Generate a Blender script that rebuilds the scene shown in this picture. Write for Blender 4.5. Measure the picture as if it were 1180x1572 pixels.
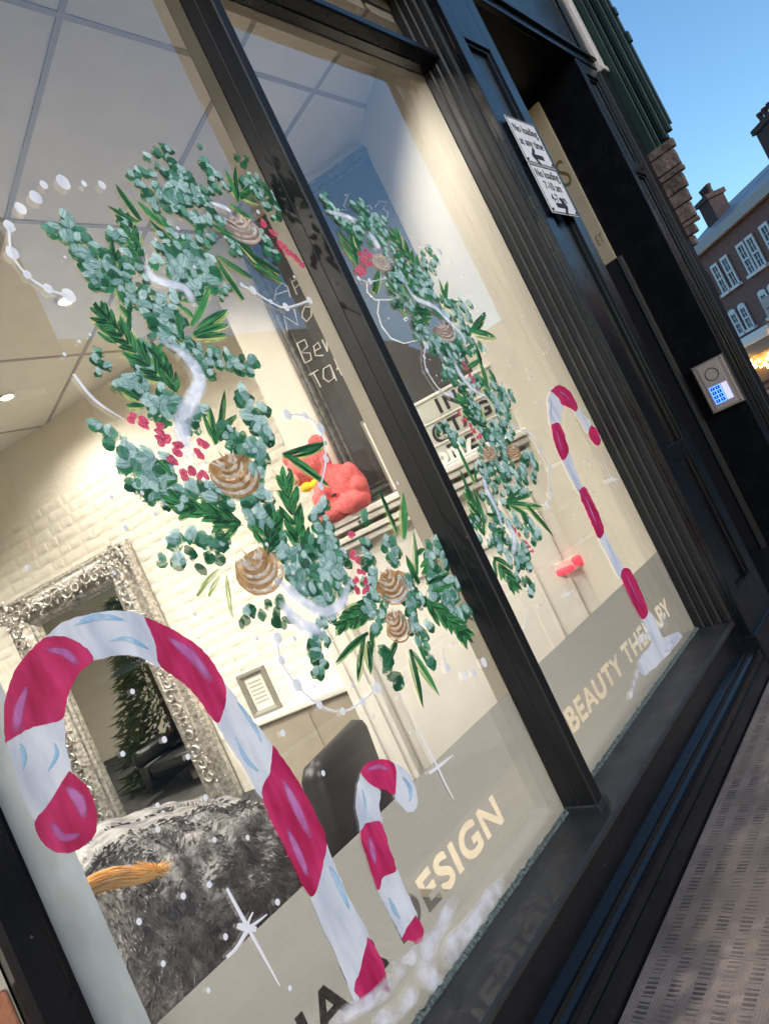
import bpy, bmesh, math, random
import numpy as np
from mathutils import Matrix, Vector, noise as mnoise
R = math.radians
rnd = random.Random(7)
sc = bpy.context.scene
col = sc.collection
for _o in list(bpy.data.objects): bpy.data.objects.remove(_o)

# ------------------------------------------------------------------ camera, sky, sun, exposure
HC = 1.16                      # lens height above the pavement
FPX = 1050.0                   # focal length in pixels of a 1180 x 1572 frame
_s = 0.4735
UPI = np.array([-_s, -1.0]) / math.hypot(_s, 1); RTI = np.array([-UPI[1], UPI[0]])
PITCH = math.atan(46.0 / FPX); TH = R(41.4433)
CEN = np.array([590.0, 786.0])
cp_, sp_ = math.cos(PITCH), math.sin(PITCH)
Fv = Vector((math.cos(TH), math.sin(TH), 0)); Rv = Vector((math.sin(TH), -math.cos(TH), 0)); Zv = Vector((0, 0, 1))
Fp = Fv * cp_ + Zv * sp_; Up0 = Zv * cp_ - Fv * sp_
cam_d = bpy.data.cameras.new('camera'); cam = bpy.data.objects.new('camera', cam_d); col.objects.link(cam)
cx = Rv * RTI[0] + Up0 * UPI[0]; cy = Rv * (-RTI[1]) + Up0 * (-UPI[1]); cz = -Fp
cam.matrix_world = Matrix(((cx.x, cy.x, cz.x, 0), (cx.y, cy.y, cz.y, 0), (cx.z, cy.z, cz.z, HC), (0, 0, 0, 1)))
cam_d.sensor_fit = 'VERTICAL'; cam_d.sensor_height = 36; cam_d.sensor_width = 27; cam_d.lens = FPX / 1572 * 36
cam_d.clip_start = 0.02; cam_d.clip_end = 500
sc.camera = cam

SUN_EL, SUN_AZ = R(6.0), R(205.0)     # low sun behind the camera, over the roofs across the road
world = bpy.data.worlds.new('World'); sc.world = world; world.use_nodes = True
wn = world.node_tree; bg = wn.nodes['Background']
sky = wn.nodes.new('ShaderNodeTexSky'); sky.sky_type = 'NISHITA'; sky.sun_disc = False
sky.sun_elevation = SUN_EL; sky.sun_rotation = SUN_AZ; sky.air_density = 1.0; sky.dust_density = 0.5; sky.ozone_density = 3.0
wn.links.new(sky.outputs[0], bg.inputs[0]); bg.inputs[1].default_value = 0.15
sun_d = bpy.data.lights.new('sun', 'SUN'); sun_d.energy = .85; sun_d.angle = R(35); sun_d.color = (1.0, 0.96, 0.92)
sun = bpy.data.objects.new('sun', sun_d); col.objects.link(sun)
sdir = Vector((math.sin(SUN_AZ) * math.cos(SUN_EL), math.cos(SUN_AZ) * math.cos(SUN_EL), math.sin(R(24))))
sun.rotation_euler = sdir.to_track_quat('Z', 'Y').to_euler()
sc.view_settings.view_transform = 'Standard'; sc.view_settings.look = 'None'; sc.view_settings.gamma = 1
sc.view_settings.exposure = 1.55
sc.render.engine = 'CYCLES'
sc.cycles.max_bounces = 7; sc.cycles.transparent_max_bounces = 28; sc.cycles.transmission_bounces = 8
sc.cycles.diffuse_bounces = 5; sc.cycles.glossy_bounces = 5; sc.cycles.use_denoising = True
sc.cycles.sample_clamp_indirect = 6; sc.cycles.caustics_reflective = False; sc.cycles.caustics_refractive = False

# photograph measurements -> positions in the place (the camera was solved first from the shopfront's own lines)
def ray(px, py):
    d = np.array([px, py]) - CEN; u = d @ RTI; v = d @ UPI
    fw = FPX * cp_ - v * sp_; z = FPX * sp_ + v * cp_
    return np.array([u * math.sin(TH) + fw * math.cos(TH), -u * math.cos(TH) + fw * math.sin(TH), z])
def PY(px, py, y):
    r = ray(px, py); r = r / r[1] * y; return Vector((r[0], y, r[2] + HC))
def PX(px, py, x):
    r = ray(px, py); r = r / r[0] * x; return Vector((x, r[1], r[2] + HC))
YG = 1.25
def G(px, py):
    r = ray(px, py); r = r / r[1] * YG; return (r[0], r[2] + HC)
W0 = np.array([3.074, 4.667]); WD = np.array([.385, -.923]); WN = np.array([-.923, -.385]); WROT = math.atan2(-.923, .385)
def PW(px, py, off):                   # (s, z) on a plane parallel to the skewed party wall
    r = ray(px, py); k = ((W0 + WN * off) @ WN) / (r[:2] @ WN); q = r * k
    return float((q[:2] - W0) @ WD), q[2] + HC

# ------------------------------------------------------------------ helpers
def link(o, parent=None):
    col.objects.link(o)
    if parent is not None: o.parent = parent
    return o
def obj(name, bm, m, parent=None, smooth=False, loc=None, rot=None):
    me = bpy.data.meshes.new(name); bm.normal_update(); bm.to_mesh(me); bm.free()
    if smooth:
        for p in me.polygons: p.use_smooth = True
    if m is not None:
        for mm in (m if isinstance(m, (list, tuple)) else [m]): me.materials.append(mm)
    o = bpy.data.objects.new(name, me)
    if loc is not None: o.location = loc
    if rot is not None: o.rotation_euler = rot
    return link(o, parent)
def inst(name, me, parent=None, loc=(0, 0, 0), rot=(0, 0, 0), scale=(1, 1, 1)):
    o = bpy.data.objects.new(name, me); o.location = loc; o.rotation_euler = rot; o.scale = scale
    return link(o, parent)
def empty(name, loc=(0, 0, 0), rotz=0, parent=None):
    o = bpy.data.objects.new(name, None); o.location = loc; o.rotation_euler = (0, 0, rotz); o.empty_display_size = .1
    return link(o, parent)
def tag(o, label, cat, group=None):
    o['label'] = label; o['category'] = cat
    if group: o['group'] = group
    return o
def struct(o): o['kind'] = 'structure'; return o
def bx(bm, x0, x1, y0, y1, z0, z1, bev=0.0):
    vs = [bm.verts.new(p) for p in ((x0,y0,z0),(x1,y0,z0),(x1,y1,z0),(x0,y1,z0),(x0,y0,z1),(x1,y0,z1),(x1,y1,z1),(x0,y1,z1))]
    fs = [bm.faces.new([vs[i] for i in f]) for f in ((0,3,2,1),(4,5,6,7),(0,1,5,4),(1,2,6,5),(2,3,7,6),(3,0,4,7))]
    if bev > 0:
        es = list({e for f in fs for e in f.edges})
        bmesh.ops.bevel(bm, geom=es, offset=bev, segments=2, affect='EDGES', profile=.5)
    return bm
def box(name, a, m, parent=None, bev=0.0, smooth=False):
    bm = bmesh.new(); bx(bm, *a, bev=bev); return obj(name, bm, m, parent, smooth)
def prism(bm, pts, axis, a, b):         # polygon extruded along an axis; pts are the two other coordinates in xyz order
    def P(p, t):
        return {'x': (t, p[0], p[1]), 'y': (p[0], t, p[1]), 'z': (p[0], p[1], t)}[axis]
    lo = [bm.verts.new(P(p, a)) for p in pts]; hi = [bm.verts.new(P(p, b)) for p in pts]
    n = len(pts)
    bm.faces.new(lo[::-1]); bm.faces.new(hi)
    for i in range(n): bm.faces.new((lo[i], lo[(i+1) % n], hi[(i+1) % n], hi[i]))
    bmesh.ops.recalc_face_normals(bm, faces=bm.faces[:]); return bm
def tube(bm, pts, rad, n=8, caps=True):
    pts = [Vector(p) for p in pts]; rings = []
    rads = rad if isinstance(rad, (list, tuple)) else [rad] * len(pts)
    for i, p in enumerate(pts):
        t = (pts[min(i+1, len(pts)-1)] - pts[max(i-1, 0)]).normalized()
        a = t.orthogonal().normalized() if i == 0 else (rings_n - t * rings_n.dot(t)).normalized()
        rings_n = a; b = t.cross(a)
        rings.append([bm.verts.new(p + (a * math.cos(k*2*math.pi/n) + b * math.sin(k*2*math.pi/n)) * rads[i]) for k in range(n)])
    for i in range(len(rings)-1):
        for k in range(n): bm.faces.new((rings[i][k], rings[i][(k+1) % n], rings[i+1][(k+1) % n], rings[i+1][k]))
    if caps: bm.faces.new(rings[0][::-1]); bm.faces.new(rings[-1])
    return bm
def lathe(bm, prof, n=20, c=(0,0,0)):
    rings = [[bm.verts.new((c[0]+r*math.cos(k*2*math.pi/n), c[1]+r*math.sin(k*2*math.pi/n), c[2]+z)) for k in range(n)] for r, z in prof]
    for i in range(len(rings)-1):
        for k in range(n): bm.faces.new((rings[i][k], rings[i][(k+1) % n], rings[i+1][(k+1) % n], rings[i+1][k]))
    bm.faces.new(rings[0][::-1]); bm.faces.new(rings[-1]); return bm
def ball(bm, c, r, u=12, v=8, jit=0.0, sd=0):
    m = Matrix.Translation(Vector(c)) @ Matrix.Diagonal((*(r if isinstance(r, tuple) else (r, r, r)), 1))
    res = bmesh.ops.create_uvsphere(bm, u_segments=u, v_segments=v, radius=1, matrix=m)
    if jit:
        for vv in res['verts']:
            d = (vv.co - Vector(c)); vv.co += d * jit * mnoise.noise(vv.co * 9 + Vector((sd, 0, 0)))
    return bm

# ------------------------------------------------------------------ materials
def mat(name, c, rough=.5, metal=0.0, coat=0.0, bump=0.0, bscale=60, var=0.0, vscale=6, c2=None, spec=.5, emit=None, estr=0, rvar=0.0, trans=0.0):
    m = bpy.data.materials.new(name); m.use_nodes = True; nt = m.node_tree; N = nt.nodes; L = nt.links
    b = N['Principled BSDF']
    b.inputs['Base Color'].default_value = (*c, 1); b.inputs['Roughness'].default_value = rough
    b.inputs['Metallic'].default_value = metal; b.inputs['Coat Weight'].default_value = coat
    b.inputs['Specular IOR Level'].default_value = spec
    if emit: b.inputs['Emission Color'].default_value = (*emit, 1); b.inputs['Emission Strength'].default_value = estr
    tc = None
    if bump or var or c2 or rvar:
        tc = N.new('ShaderNodeTexCoord')
    if var or c2:
        n = N.new('ShaderNodeTexNoise'); n.inputs['Scale'].default_value = vscale; n.inputs['Detail'].default_value = 6
        L.new(tc.outputs['Object'], n.inputs['Vector'])
        rp = N.new('ShaderNodeValToRGB'); L.new(n.outputs[0], rp.inputs[0])
        cc = c2 or tuple(x * (1 - var) for x in c)
        rp.color_ramp.elements[0].position = .35; rp.color_ramp.elements[1].position = .65
        rp.color_ramp.elements[0].color = (*cc, 1); rp.color_ramp.elements[1].color = (*c, 1)
        L.new(rp.outputs[0], b.inputs['Base Color'])
    if rvar:
        n = N.new('ShaderNodeTexNoise'); n.inputs['Scale'].default_value = 9; n.inputs['Detail'].default_value = 5
        L.new(tc.outputs['Object'], n.inputs['Vector'])
        mr = N.new('ShaderNodeMapRange'); mr.inputs[1].default_value = .3; mr.inputs[2].default_value = .7
        mr.inputs[3].default_value = max(0, rough - rvar); mr.inputs[4].default_value = rough + rvar
        L.new(n.outputs[0], mr.inputs[0]); L.new(mr.outputs[0], b.inputs['Roughness'])
    if bump:
        n = N.new('ShaderNodeTexNoise'); n.inputs['Scale'].default_value = bscale; n.inputs['Detail'].default_value = 5
        L.new(tc.outputs['Object'], n.inputs['Vector'])
        bp = N.new('ShaderNodeBump'); bp.inputs['Strength'].default_value = bump; bp.inputs['Distance'].default_value = .01
        L.new(n.outputs[0], bp.inputs['Height']); L.new(bp.outputs[0], b.inputs['Normal'])
    return m
M = {}
def black_paint(name, base, rough):
    # old gloss paint: brush ridges along the timber, dull patches, tiny chips showing warm timber
    m = mat(name, base, rough, coat=.06, rvar=.06, spec=.5)
    nt = m.node_tree; N = nt.nodes; L = nt.links; b = N['Principled BSDF']; b.inputs['Coat Roughness'].default_value = .10
    tc = N.new('ShaderNodeTexCoord'); mp = N.new('ShaderNodeMapping'); mp.inputs['Scale'].default_value = (90, 90, 3)
    L.new(tc.outputs['Object'], mp.inputs[0])
    n = N.new('ShaderNodeTexNoise'); n.inputs['Scale'].default_value = 1; n.inputs['Detail'].default_value = 4
    L.new(mp.outputs[0], n.inputs['Vector'])
    bp = N.new('ShaderNodeBump'); bp.inputs['Strength'].default_value = .18; bp.inputs['Distance'].default_value = .004
    L.new(n.outputs[0], bp.inputs['Height']); L.new(bp.outputs[0], b.inputs['Normal'])
    n2 = N.new('ShaderNodeTexNoise'); n2.inputs['Scale'].default_value = 55; n2.inputs['Detail'].default_value = 3
    L.new(tc.outputs['Object'], n2.inputs['Vector'])
    rp = N.new('ShaderNodeValToRGB'); L.new(n2.outputs[0], rp.inputs[0]); e = rp.color_ramp.elements
    e[0].position = .0; e[0].color = (*base, 1); e[1].position = .745; e[1].color = (*base, 1)
    e2 = rp.color_ramp.elements.new(.765); e2.color = (.07, .055, .05, 1)
    L.new(rp.outputs[0], b.inputs['Base Color'])
    return m
M['black'] = black_paint('black_gloss_paint', (.004, .0045, .006), .25)
M['satin'] = black_paint('black_satin_paint', (.006, .0065, .008), .52)
M['satin'].node_tree.nodes['Principled BSDF'].inputs['Specular IOR Level'].default_value = .3; M['satin'].node_tree.nodes['Principled BSDF'].inputs['Coat Weight'].default_value = 0
M['sill'] = mat('sill_dusty_black', (.024, .024, .026), .45, bump=.06, bscale=90, c2=(.016, .017, .019), vscale=14, rvar=.1)
M['porch'] = mat('porch_black', (.005, .005, .007), .45, bump=.05)
M['cream'] = mat('cream_wall', (.80, .76, .68), .8, bump=.05, bscale=40, var=.06)
M['white_trim'] = mat('white_trim', (.80, .78, .73), .45, bump=.03, var=.05)
M['putty'] = mat('putty', (.11, .15, .15), .8, bump=.8, bscale=160, c2=(.03, .04, .04), vscale=120)
M['steel'] = mat('brushed_steel', (.40, .33, .30), .42, metal=.4, bump=.02, bscale=200)
M['silver'] = mat('silver_leaf', (.80, .78, .74), .3, metal=.75, c2=(.34, .32, .29), vscale=34, bump=.25, bscale=120)
M['mirror'] = mat('mirror_glass', (.82, .84, .80), .02, metal=1.0)
M['leather'] = mat('black_leather', (.012, .012, .013), .38, bump=.15, bscale=140)
M['board'] = mat('chalkboard', (.035, .033, .032), .55, c2=(.05, .048, .046), vscale=5)
M['chalk'] = mat('chalk', (.62, .60, .56), .9, bump=.3, bscale=300)
M['coral'] = mat('coral_plush', (.85, .20, .19), .9, bump=.7, bscale=220, c2=(.74, .12, .13), vscale=60)
M['yellow'] = mat('yellow_felt', (.85, .62, .03), .8)
M['ink'] = mat('black_ink', (.012, .012, .012), .6)
M['paper'] = mat('paper', (.78, .76, .68), .8)
M['greytrim'] = mat('grey_picture_frame', (.22, .215, .19), .45)
M['floor'] = mat('shop_floor_tile', (.78, .75, .70), .4, var=.4)
M['ceil'] = mat('ceiling_tile', (.86, .84, .79), .9, bump=.15, bscale=120, var=.05)
M['grid'] = mat('ceiling_grid', (.42, .41, .39), .5)
M['taupe'] = mat('taupe_cabinet', (.40, .36, .29), .6, var=.08)

def emis(name, c, s):
    m = bpy.data.materials.new(name); m.use_nodes = True; N = m.node_tree.nodes; b = N['Principled BSDF']
    b.inputs['Base Color'].default_value = (*c, 1); b.inputs['Emission Color'].default_value = (*c, 1); b.inputs['Emission Strength'].default_value = s
    return m
M['bulb'] = emis('downlight_bulb', (1.0, .86, .62), 40)

def glass_mat(name, tint=(1, 1, 1), smear=.02):
    m = bpy.data.materials.new(name); m.use_nodes = True; nt = m.node_tree; N = nt.nodes; L = nt.links
    N.remove(N['Principled BSDF']); out = N['Material Output']
    fr = N.new('ShaderNodeFresnel'); fr.inputs['IOR'].default_value = 1.66
    a = N.new('ShaderNodeMath'); a.operation = 'MULTIPLY'; a.inputs[1].default_value = 4; L.new(fr.outputs[0], a.inputs[0])
    b = N.new('ShaderNodeMath'); b.operation = 'MULTIPLY_ADD'; b.inputs[1].default_value = 3; b.inputs[2].default_value = 1; L.new(fr.outputs[0], b.inputs[0])   # two panes: R = 4F / (1 + 3F)
    d = N.new('ShaderNodeMath'); d.operation = 'DIVIDE'; L.new(a.outputs[0], d.inputs[0]); L.new(b.outputs[0], d.inputs[1])
    tr = N.new('ShaderNodeBsdfTransparent'); tr.inputs[0].default_value = (*tint, 1)
    gl = N.new('ShaderNodeBsdfGlossy'); gl.inputs['Roughness'].default_value = .0
    mx = N.new('ShaderNodeMixShader'); L.new(d.outputs[0], mx.inputs[0]); L.new(tr.outputs[0], mx.inputs[1]); L.new(gl.outputs[0], mx.inputs[2])
    L.new(mx.outputs[0], out.inputs[0]); return m
M['glass'] = glass_mat('window_glass', (.97, .98, .975))

def frost_mat(name, c, alpha=.93):
    m = bpy.data.materials.new(name); m.use_nodes = True; nt = m.node_tree; N = nt.nodes; L = nt.links
    N.remove(N['Principled BSDF']); out = N['Material Output']
    t = N.new('ShaderNodeBsdfTranslucent'); t.inputs[0].default_value = (*c, 1)
    d = N.new('ShaderNodeBsdfDiffuse'); d.inputs[0].default_value = (*[x * .75 for x in c], 1)
    m1 = N.new('ShaderNodeMixShader'); m1.inputs[0].default_value = .5; L.new(t.outputs[0], m1.inputs[1]); L.new(d.outputs[0], m1.inputs[2])
    tr = N.new('ShaderNodeBsdfTransparent'); m2 = N.new('ShaderNodeMixShader'); m2.inputs[0].default_value = alpha
    L.new(tr.outputs[0], m2.inputs[1]); L.new(m1.outputs[0], m2.inputs[2]); L.new(m2.outputs[0], out.inputs[0]); return m
M['frost'] = frost_mat('frosted_vinyl', (.45, .465, .47), .94)

def paint_mat(name, c, c2, streak=(3, 1, 26), lo=.30, hi=.44, vary=0.0, radial=False, edge=False, bumpk=.35, rough=.55, tl=.25, pos=(.38, .66), minalpha=0.0):
    # window paint: streaky two-tone pigment along the stroke, dry-brush gaps, a little light through it
    m = bpy.data.materials.new(name); m.use_nodes = True; nt = m.node_tree; N = nt.nodes; L = nt.links
    b = N['Principled BSDF']; out = N['Material Output']; b.inputs['Roughness'].default_value = rough
    tc = N.new('ShaderNodeTexCoord'); oi = N.new('ShaderNodeObjectInfo'); mp = N.new('ShaderNodeMapping')
    mp.inputs['Scale'].default_value = streak; L.new(tc.outputs['Object'], mp.inputs['Vector'])
    ml = N.new('ShaderNodeVectorMath'); ml.operation = 'SCALE'; ml.inputs[0].default_value = (37, 11, 53); L.new(oi.outputs['Random'], ml.inputs['Scale'])
    L.new(ml.outputs[0], mp.inputs['Location'])
    n = N.new('ShaderNodeTexNoise'); n.inputs['Scale'].default_value = 1; n.inputs['Detail'].default_value = 4; L.new(mp.outputs[0], n.inputs['Vector'])
    rp = N.new('ShaderNodeValToRGB'); rp.color_ramp.elements[0].position = pos[0]; rp.color_ramp.elements[1].position = pos[1]
    rp.color_ramp.elements[0].color = (*c, 1); rp.color_ramp.elements[1].color = (*c2, 1)
    if vary:                              # every dab mixed a little differently
        va = N.new('ShaderNodeMath'); va.operation = 'MULTIPLY_ADD'; va.inputs[1].default_value = vary; va.inputs[2].default_value = -vary / 2; L.new(oi.outputs['Random'], va.inputs[0])
        vb = N.new('ShaderNodeMath'); vb.operation = 'ADD'; L.new(va.outputs[0], vb.inputs[0]); L.new(n.outputs[0], vb.inputs[1]); L.new(vb.outputs[0], rp.inputs[0])
    else: L.new(n.outputs[0], rp.inputs[0])
    L.new(rp.outputs[0], b.inputs['Base Color'])
    bp = N.new('ShaderNodeBump'); bp.inputs['Strength'].default_value = bumpk; bp.inputs['Distance'].default_value = .002
    L.new(n.outputs[0], bp.inputs['Height']); L.new(bp.outputs[0], b.inputs['Normal'])
    t = N.new('ShaderNodeBsdfTranslucent'); L.new(rp.outputs[0], t.inputs[0])
    m1 = N.new('ShaderNodeMixShader'); m1.inputs[0].default_value = tl; L.new(b.outputs[0], m1.inputs[1]); L.new(t.outputs[0], m1.inputs[2])
    n2 = N.new('ShaderNodeTexNoise'); n2.inputs['Scale'].default_value = 1.35; n2.inputs['Detail'].default_value = 5; L.new(mp.outputs[0], n2.inputs['Vector'])
    mr = N.new('ShaderNodeMapRange'); mr.inputs[1].default_value = lo; mr.inputs[2].default_value = hi; mr.inputs[3].default_value = minalpha; L.new(n2.outputs[0], mr.inputs[0])
    alpha = mr.outputs[0]
    def times(a, b_):
        q = N.new('ShaderNodeMath'); q.operation = 'MULTIPLY'; L.new(a, q.inputs[0]); L.new(b_, q.inputs[1]); return q.outputs[0]
    if radial or edge:                    # paint thins out toward the rim of the dab
        if radial:
            ln_ = N.new('ShaderNodeVectorMath'); ln_.operation = 'LENGTH'; L.new(tc.outputs['Object'], ln_.inputs[0]); src, e0, e1 = ln_.outputs['Value'], .56, .34
        else:
            at_ = N.new('ShaderNodeAttribute'); at_.attribute_name = 'edge'; src, e0, e1 = at_.outputs['Fac'], .0, .75
        ad = N.new('ShaderNodeMath'); ad.operation = 'MULTIPLY_ADD'; ad.inputs[1].default_value = .30 if radial else .5; L.new(n2.outputs[0], ad.inputs[0])
        sb = N.new('ShaderNodeMath'); sb.operation = 'SUBTRACT'; sb.inputs[1].default_value = .15 if radial else .25; L.new(src, sb.inputs[0]); L.new(sb.outputs[0], ad.inputs[2])
        m3 = N.new('ShaderNodeMapRange'); m3.inputs[1].default_value = e0; m3.inputs[2].default_value = e1; L.new(ad.outputs[0], m3.inputs[0]); alpha = times(alpha, m3.outputs[0])
    tr = N.new('ShaderNodeBsdfTransparent'); m2 = N.new('ShaderNodeMixShader'); L.new(alpha, m2.inputs[0]); L.new(tr.outputs[0], m2.inputs[1]); L.new(m1.outputs[0], m2.inputs[2])
    L.new(m2.outputs[0], out.inputs[0]); return m

# ================================================================== SETTING: ground, pavement, road
def grain_mat(name, c, c2, sc_=40, rough=.85):
    return mat(name, c, rough, bump=.25, bscale=180, c2=c2, vscale=sc_)
M['asphalt'] = grain_mat('asphalt', (.05, .05, .052), (.035, .035, .037))
def paving_mat():
    m = mat('ribbed_paving', (.30, .255, .235), .8); nt = m.node_tree; N = nt.nodes; L = nt.links; b = N['Principled BSDF']
    tc = N.new('ShaderNodeTexCoord'); sp = N.new('ShaderNodeSeparateXYZ'); L.new(tc.outputs['Object'], sp.inputs[0])
    def mth(op, a, bb=None, c=None):
        n = N.new('ShaderNodeMath'); n.operation = op
        for i, v in enumerate((a, bb, c)):
            if v is None: continue
            if isinstance(v, (int, float)): n.inputs[i].default_value = v
            else: L.new(v, n.inputs[i])
        return n.outputs[0]
    nz = N.new('ShaderNodeTexNoise'); nz.inputs['Scale'].default_value = 22; nz.inputs['Detail'].default_value = 3; L.new(tc.outputs['Object'], nz.inputs['Vector'])
    wob = mth('MULTIPLY', mth('SUBTRACT', nz.outputs[0], .5), .009)
    X = mth('ADD', sp.outputs[0], wob); Y = mth('ADD', sp.outputs[1], wob)
    CX, CY = .07, .0275
    ux = mth('DIVIDE', X, CX); uy = mth('DIVIDE', Y, CY)
    par = mth('MODULO', mth('FLOOR', uy), 2.0)
    par = mth('ABSOLUTE', par)
    fx = mth('FRACT', ux); fy = mth('FRACT', uy)
    # dashes across (par = 0) or fine ribs along (par = 1)
    def bump_line(f, k, w):      # groove mask of k grooves per cell
        s_ = mth('ABSOLUTE', mth('SUBTRACT', mth('FRACT', mth('MULTIPLY', f, k)), .5))
        g = N.new('ShaderNodeMapRange'); g.inputs[1].default_value = w; g.inputs[2].default_value = w + .12; g.inputs[3].default_value = 1; g.inputs[4].default_value = 0; L.new(s_, g.inputs[0]); return g.outputs[0]
    def inside(f, e):
        s_ = mth('ABSOLUTE', mth('SUBTRACT', f, .5)); return mth('LESS_THAN', s_, .5 - e)
    a = mth('MULTIPLY', mth('MULTIPLY', mth('MULTIPLY', bump_line(fx, 5, .20), inside(fy, .0)), inside(fx, .09)), mth('LESS_THAN', par, .5))
    c = mth('MULTIPLY', mth('MULTIPLY', bump_line(fy, 4, .10), inside(mth('FRACT', mth('ADD', fx, .5)), .12)), mth('GREATER_THAN', par, .5))
    c = mth('MULTIPLY', c, .3)
    big = N.new('ShaderNodeTexNoise'); big.inputs['Scale'].default_value = 11; big.inputs['Detail'].default_value = 8; L.new(tc.outputs['Object'], big.inputs['Vector'])
    wear = N.new('ShaderNodeMapRange'); wear.inputs[1].default_value = .36; wear.inputs[2].default_value = .62; wear.inputs[3].default_value = .15; L.new(big.outputs[0], wear.inputs[0])
    g = mth('MULTIPLY', mth('MAXIMUM', a, c), wear.outputs[0])
    rp = N.new('ShaderNodeValToRGB'); L.new(big.outputs[0], rp.inputs[0]); rp.color_ramp.elements[0].position = .3; rp.color_ramp.elements[1].position = .72
    rp.color_ramp.elements[0].color = (.17, .135, .12, 1); rp.color_ramp.elements[1].color = (.27, .215, .19, 1)
    sp2 = N.new('ShaderNodeTexNoise'); sp2.inputs['Scale'].default_value = 260; sp2.inputs['Detail'].default_value = 2; L.new(tc.outputs['Object'], sp2.inputs['Vector'])
    mr = N.new('ShaderNodeMapRange'); mr.inputs[1].default_value = .3; mr.inputs[2].default_value = .7; mr.inputs[3].default_value = .78; mr.inputs[4].default_value = 1.12; L.new(sp2.outputs[0], mr.inputs[0])
    oi = N.new('ShaderNodeObjectInfo'); mr2 = N.new('ShaderNodeMapRange'); mr2.inputs[3].default_value = .92; mr2.inputs[4].default_value = 1.04; L.new(oi.outputs['Random'], mr2.inputs[0])
    geo = N.new('ShaderNodeNewGeometry'); vo = N.new('ShaderNodeTexVoronoi'); vo.inputs['Scale'].default_value = 7; L.new(geo.outputs['Position'], vo.inputs['Vector'])
    gum = N.new('ShaderNodeMapRange'); gum.inputs[1].default_value = .10; gum.inputs[2].default_value = .14; gum.inputs[3].default_value = .62; gum.inputs[4].default_value = 1; L.new(vo.outputs['Distance'], gum.inputs[0])
    st = N.new('ShaderNodeTexNoise'); st.inputs['Scale'].default_value = 2.6; st.inputs['Detail'].default_value = 7; L.new(geo.outputs['Position'], st.inputs['Vector'])
    stm = N.new('ShaderNodeMapRange'); stm.inputs[1].default_value = .35; stm.inputs[2].default_value = .65; stm.inputs[3].default_value = .72; stm.inputs[4].default_value = 1.12; L.new(st.outputs[0], stm.inputs[0])
    allm = mth('MULTIPLY', mth('MULTIPLY', mr.outputs[0], mr2.outputs[0]), mth('MULTIPLY', gum.outputs[0], stm.outputs[0]))
    mx0 = N.new('ShaderNodeVectorMath'); mx0.operation = 'SCALE'; L.new(rp.outputs[0], mx0.inputs[0]); L.new(allm, mx0.inputs['Scale'])
    mx = N.new('ShaderNodeMix'); mx.data_type = 'RGBA'; L.new(mth('MULTIPLY', g, .8), mx.inputs['Factor']); L.new(mx0.outputs[0], mx.inputs['A']); mx.inputs['B'].default_value = (.035, .028, .026, 1)
    L.new(mx.outputs['Result'], b.inputs['Base Color'])
    h = mth('ADD', mth('MULTIPLY', g, -1.0), mth('MULTIPLY', sp2.outputs[0], .12))
    bp = N.new('ShaderNodeBump'); bp.inputs['Strength'].default_value = .8; bp.inputs['Distance'].default_value = .004
    L.new(h, bp.inputs['Height']); L.new(bp.outputs[0], b.inputs['Normal']); return m
M['paving'] = paving_mat()
M['joint'] = mat('paving_joint', (.10, .088, .08), .9, bump=.3)
struct(box('ground', (-200, 200, -200, 200, -.6, -.16), M['asphalt']))
struct(box('road', (-60, 90, -7.0, -2.35, -.155, -.12), M['asphalt']))
pave = struct(box('pavement', (-14, 14, -2.2, 1.3, -.15, -.006), M['joint']))
struct(box('kerb', (-14, 14, -2.35, -2.203, -.15, -.002), mat('kerb_granite', (.3, .29, .28), .8, bump=.2)))
struct(box('pavement_across', (-60, 60, -9, -7.003, -.15, 0), M['joint']))
bm = bmesh.new(); bx(bm, 0, .4185, 0, .4385, -.03, .0)
me_slab = bpy.data.meshes.new('paving_slab'); bm.to_mesh(me_slab); bm.free(); me_slab.materials.append(M['paving'])
for j in range(5):
    for i in range(-1, 12):
        inst('paving_slab', me_slab, pave, (.1 + i * .42 + rnd.uniform(-.001, .001), 1.036 - .44 * (j + 1), rnd.uniform(-.0004, .0)))

# ================================================================== SHOPFRONT
shop = tag(empty('shop_front', (1.6, 1.2, 0)), 'black painted timber shopfront with two tall window panes, mullion and panelled doorway', 'shopfront')
shop.matrix_world = Matrix.Identity(4)
def sp(name, a, m=None, bev=.004): return box(name, a, m or M['black'], shop, bev)
def spr(name, pts, axis, a, b, m=None):
    bm = bmesh.new(); prism(bm, pts, axis, a, b); return obj(name, bm, m or M['black'], shop)
# glass
for x0, x1, z0, z1 in ((.29, 1.585, .235, 3.03), (1.60, 2.955, .235, 3.025), (1.60, 2.955, 3.055, 3.5), (.29, 1.585, 3.04, 3.5)):
    bm = bmesh.new(); vs = [bm.verts.new(p) for p in ((x0, YG, z0), (x1, YG, z0), (x1, YG, z1), (x0, YG, z1))]; bm.faces.new(vs)
    obj('glass_pane', bm, M['glass'], shop)
# sill, riser, plinth moulding, plinth
spr('sill', [(1.30, .225), (1.30, .246), (1.24, .246), (1.105, .238), (1.099, .233), (1.099, .222), (1.104, .214), (1.30, .2)], 'x', .10, 2.975, M['sill'])
sp('stall_riser', (.10, 2.975, 1.109, 1.29, -.01, .213))
spr('plinth_moulding', [(1.2, .10), (1.2, .128), (1.108, .128), (1.088, .117), (1.084, .112), (1.082, .115), (1.076, .115), (1.073, .104), (1.062, .094), (1.060, .099), (1.053, .099), (1.048, .088), (1.044, .066), (1.2, .05)], 'x', .10, 2.985)
sp('plinth', (.10, 2.975, 1.041, 1.2, -.02, .062))
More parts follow.
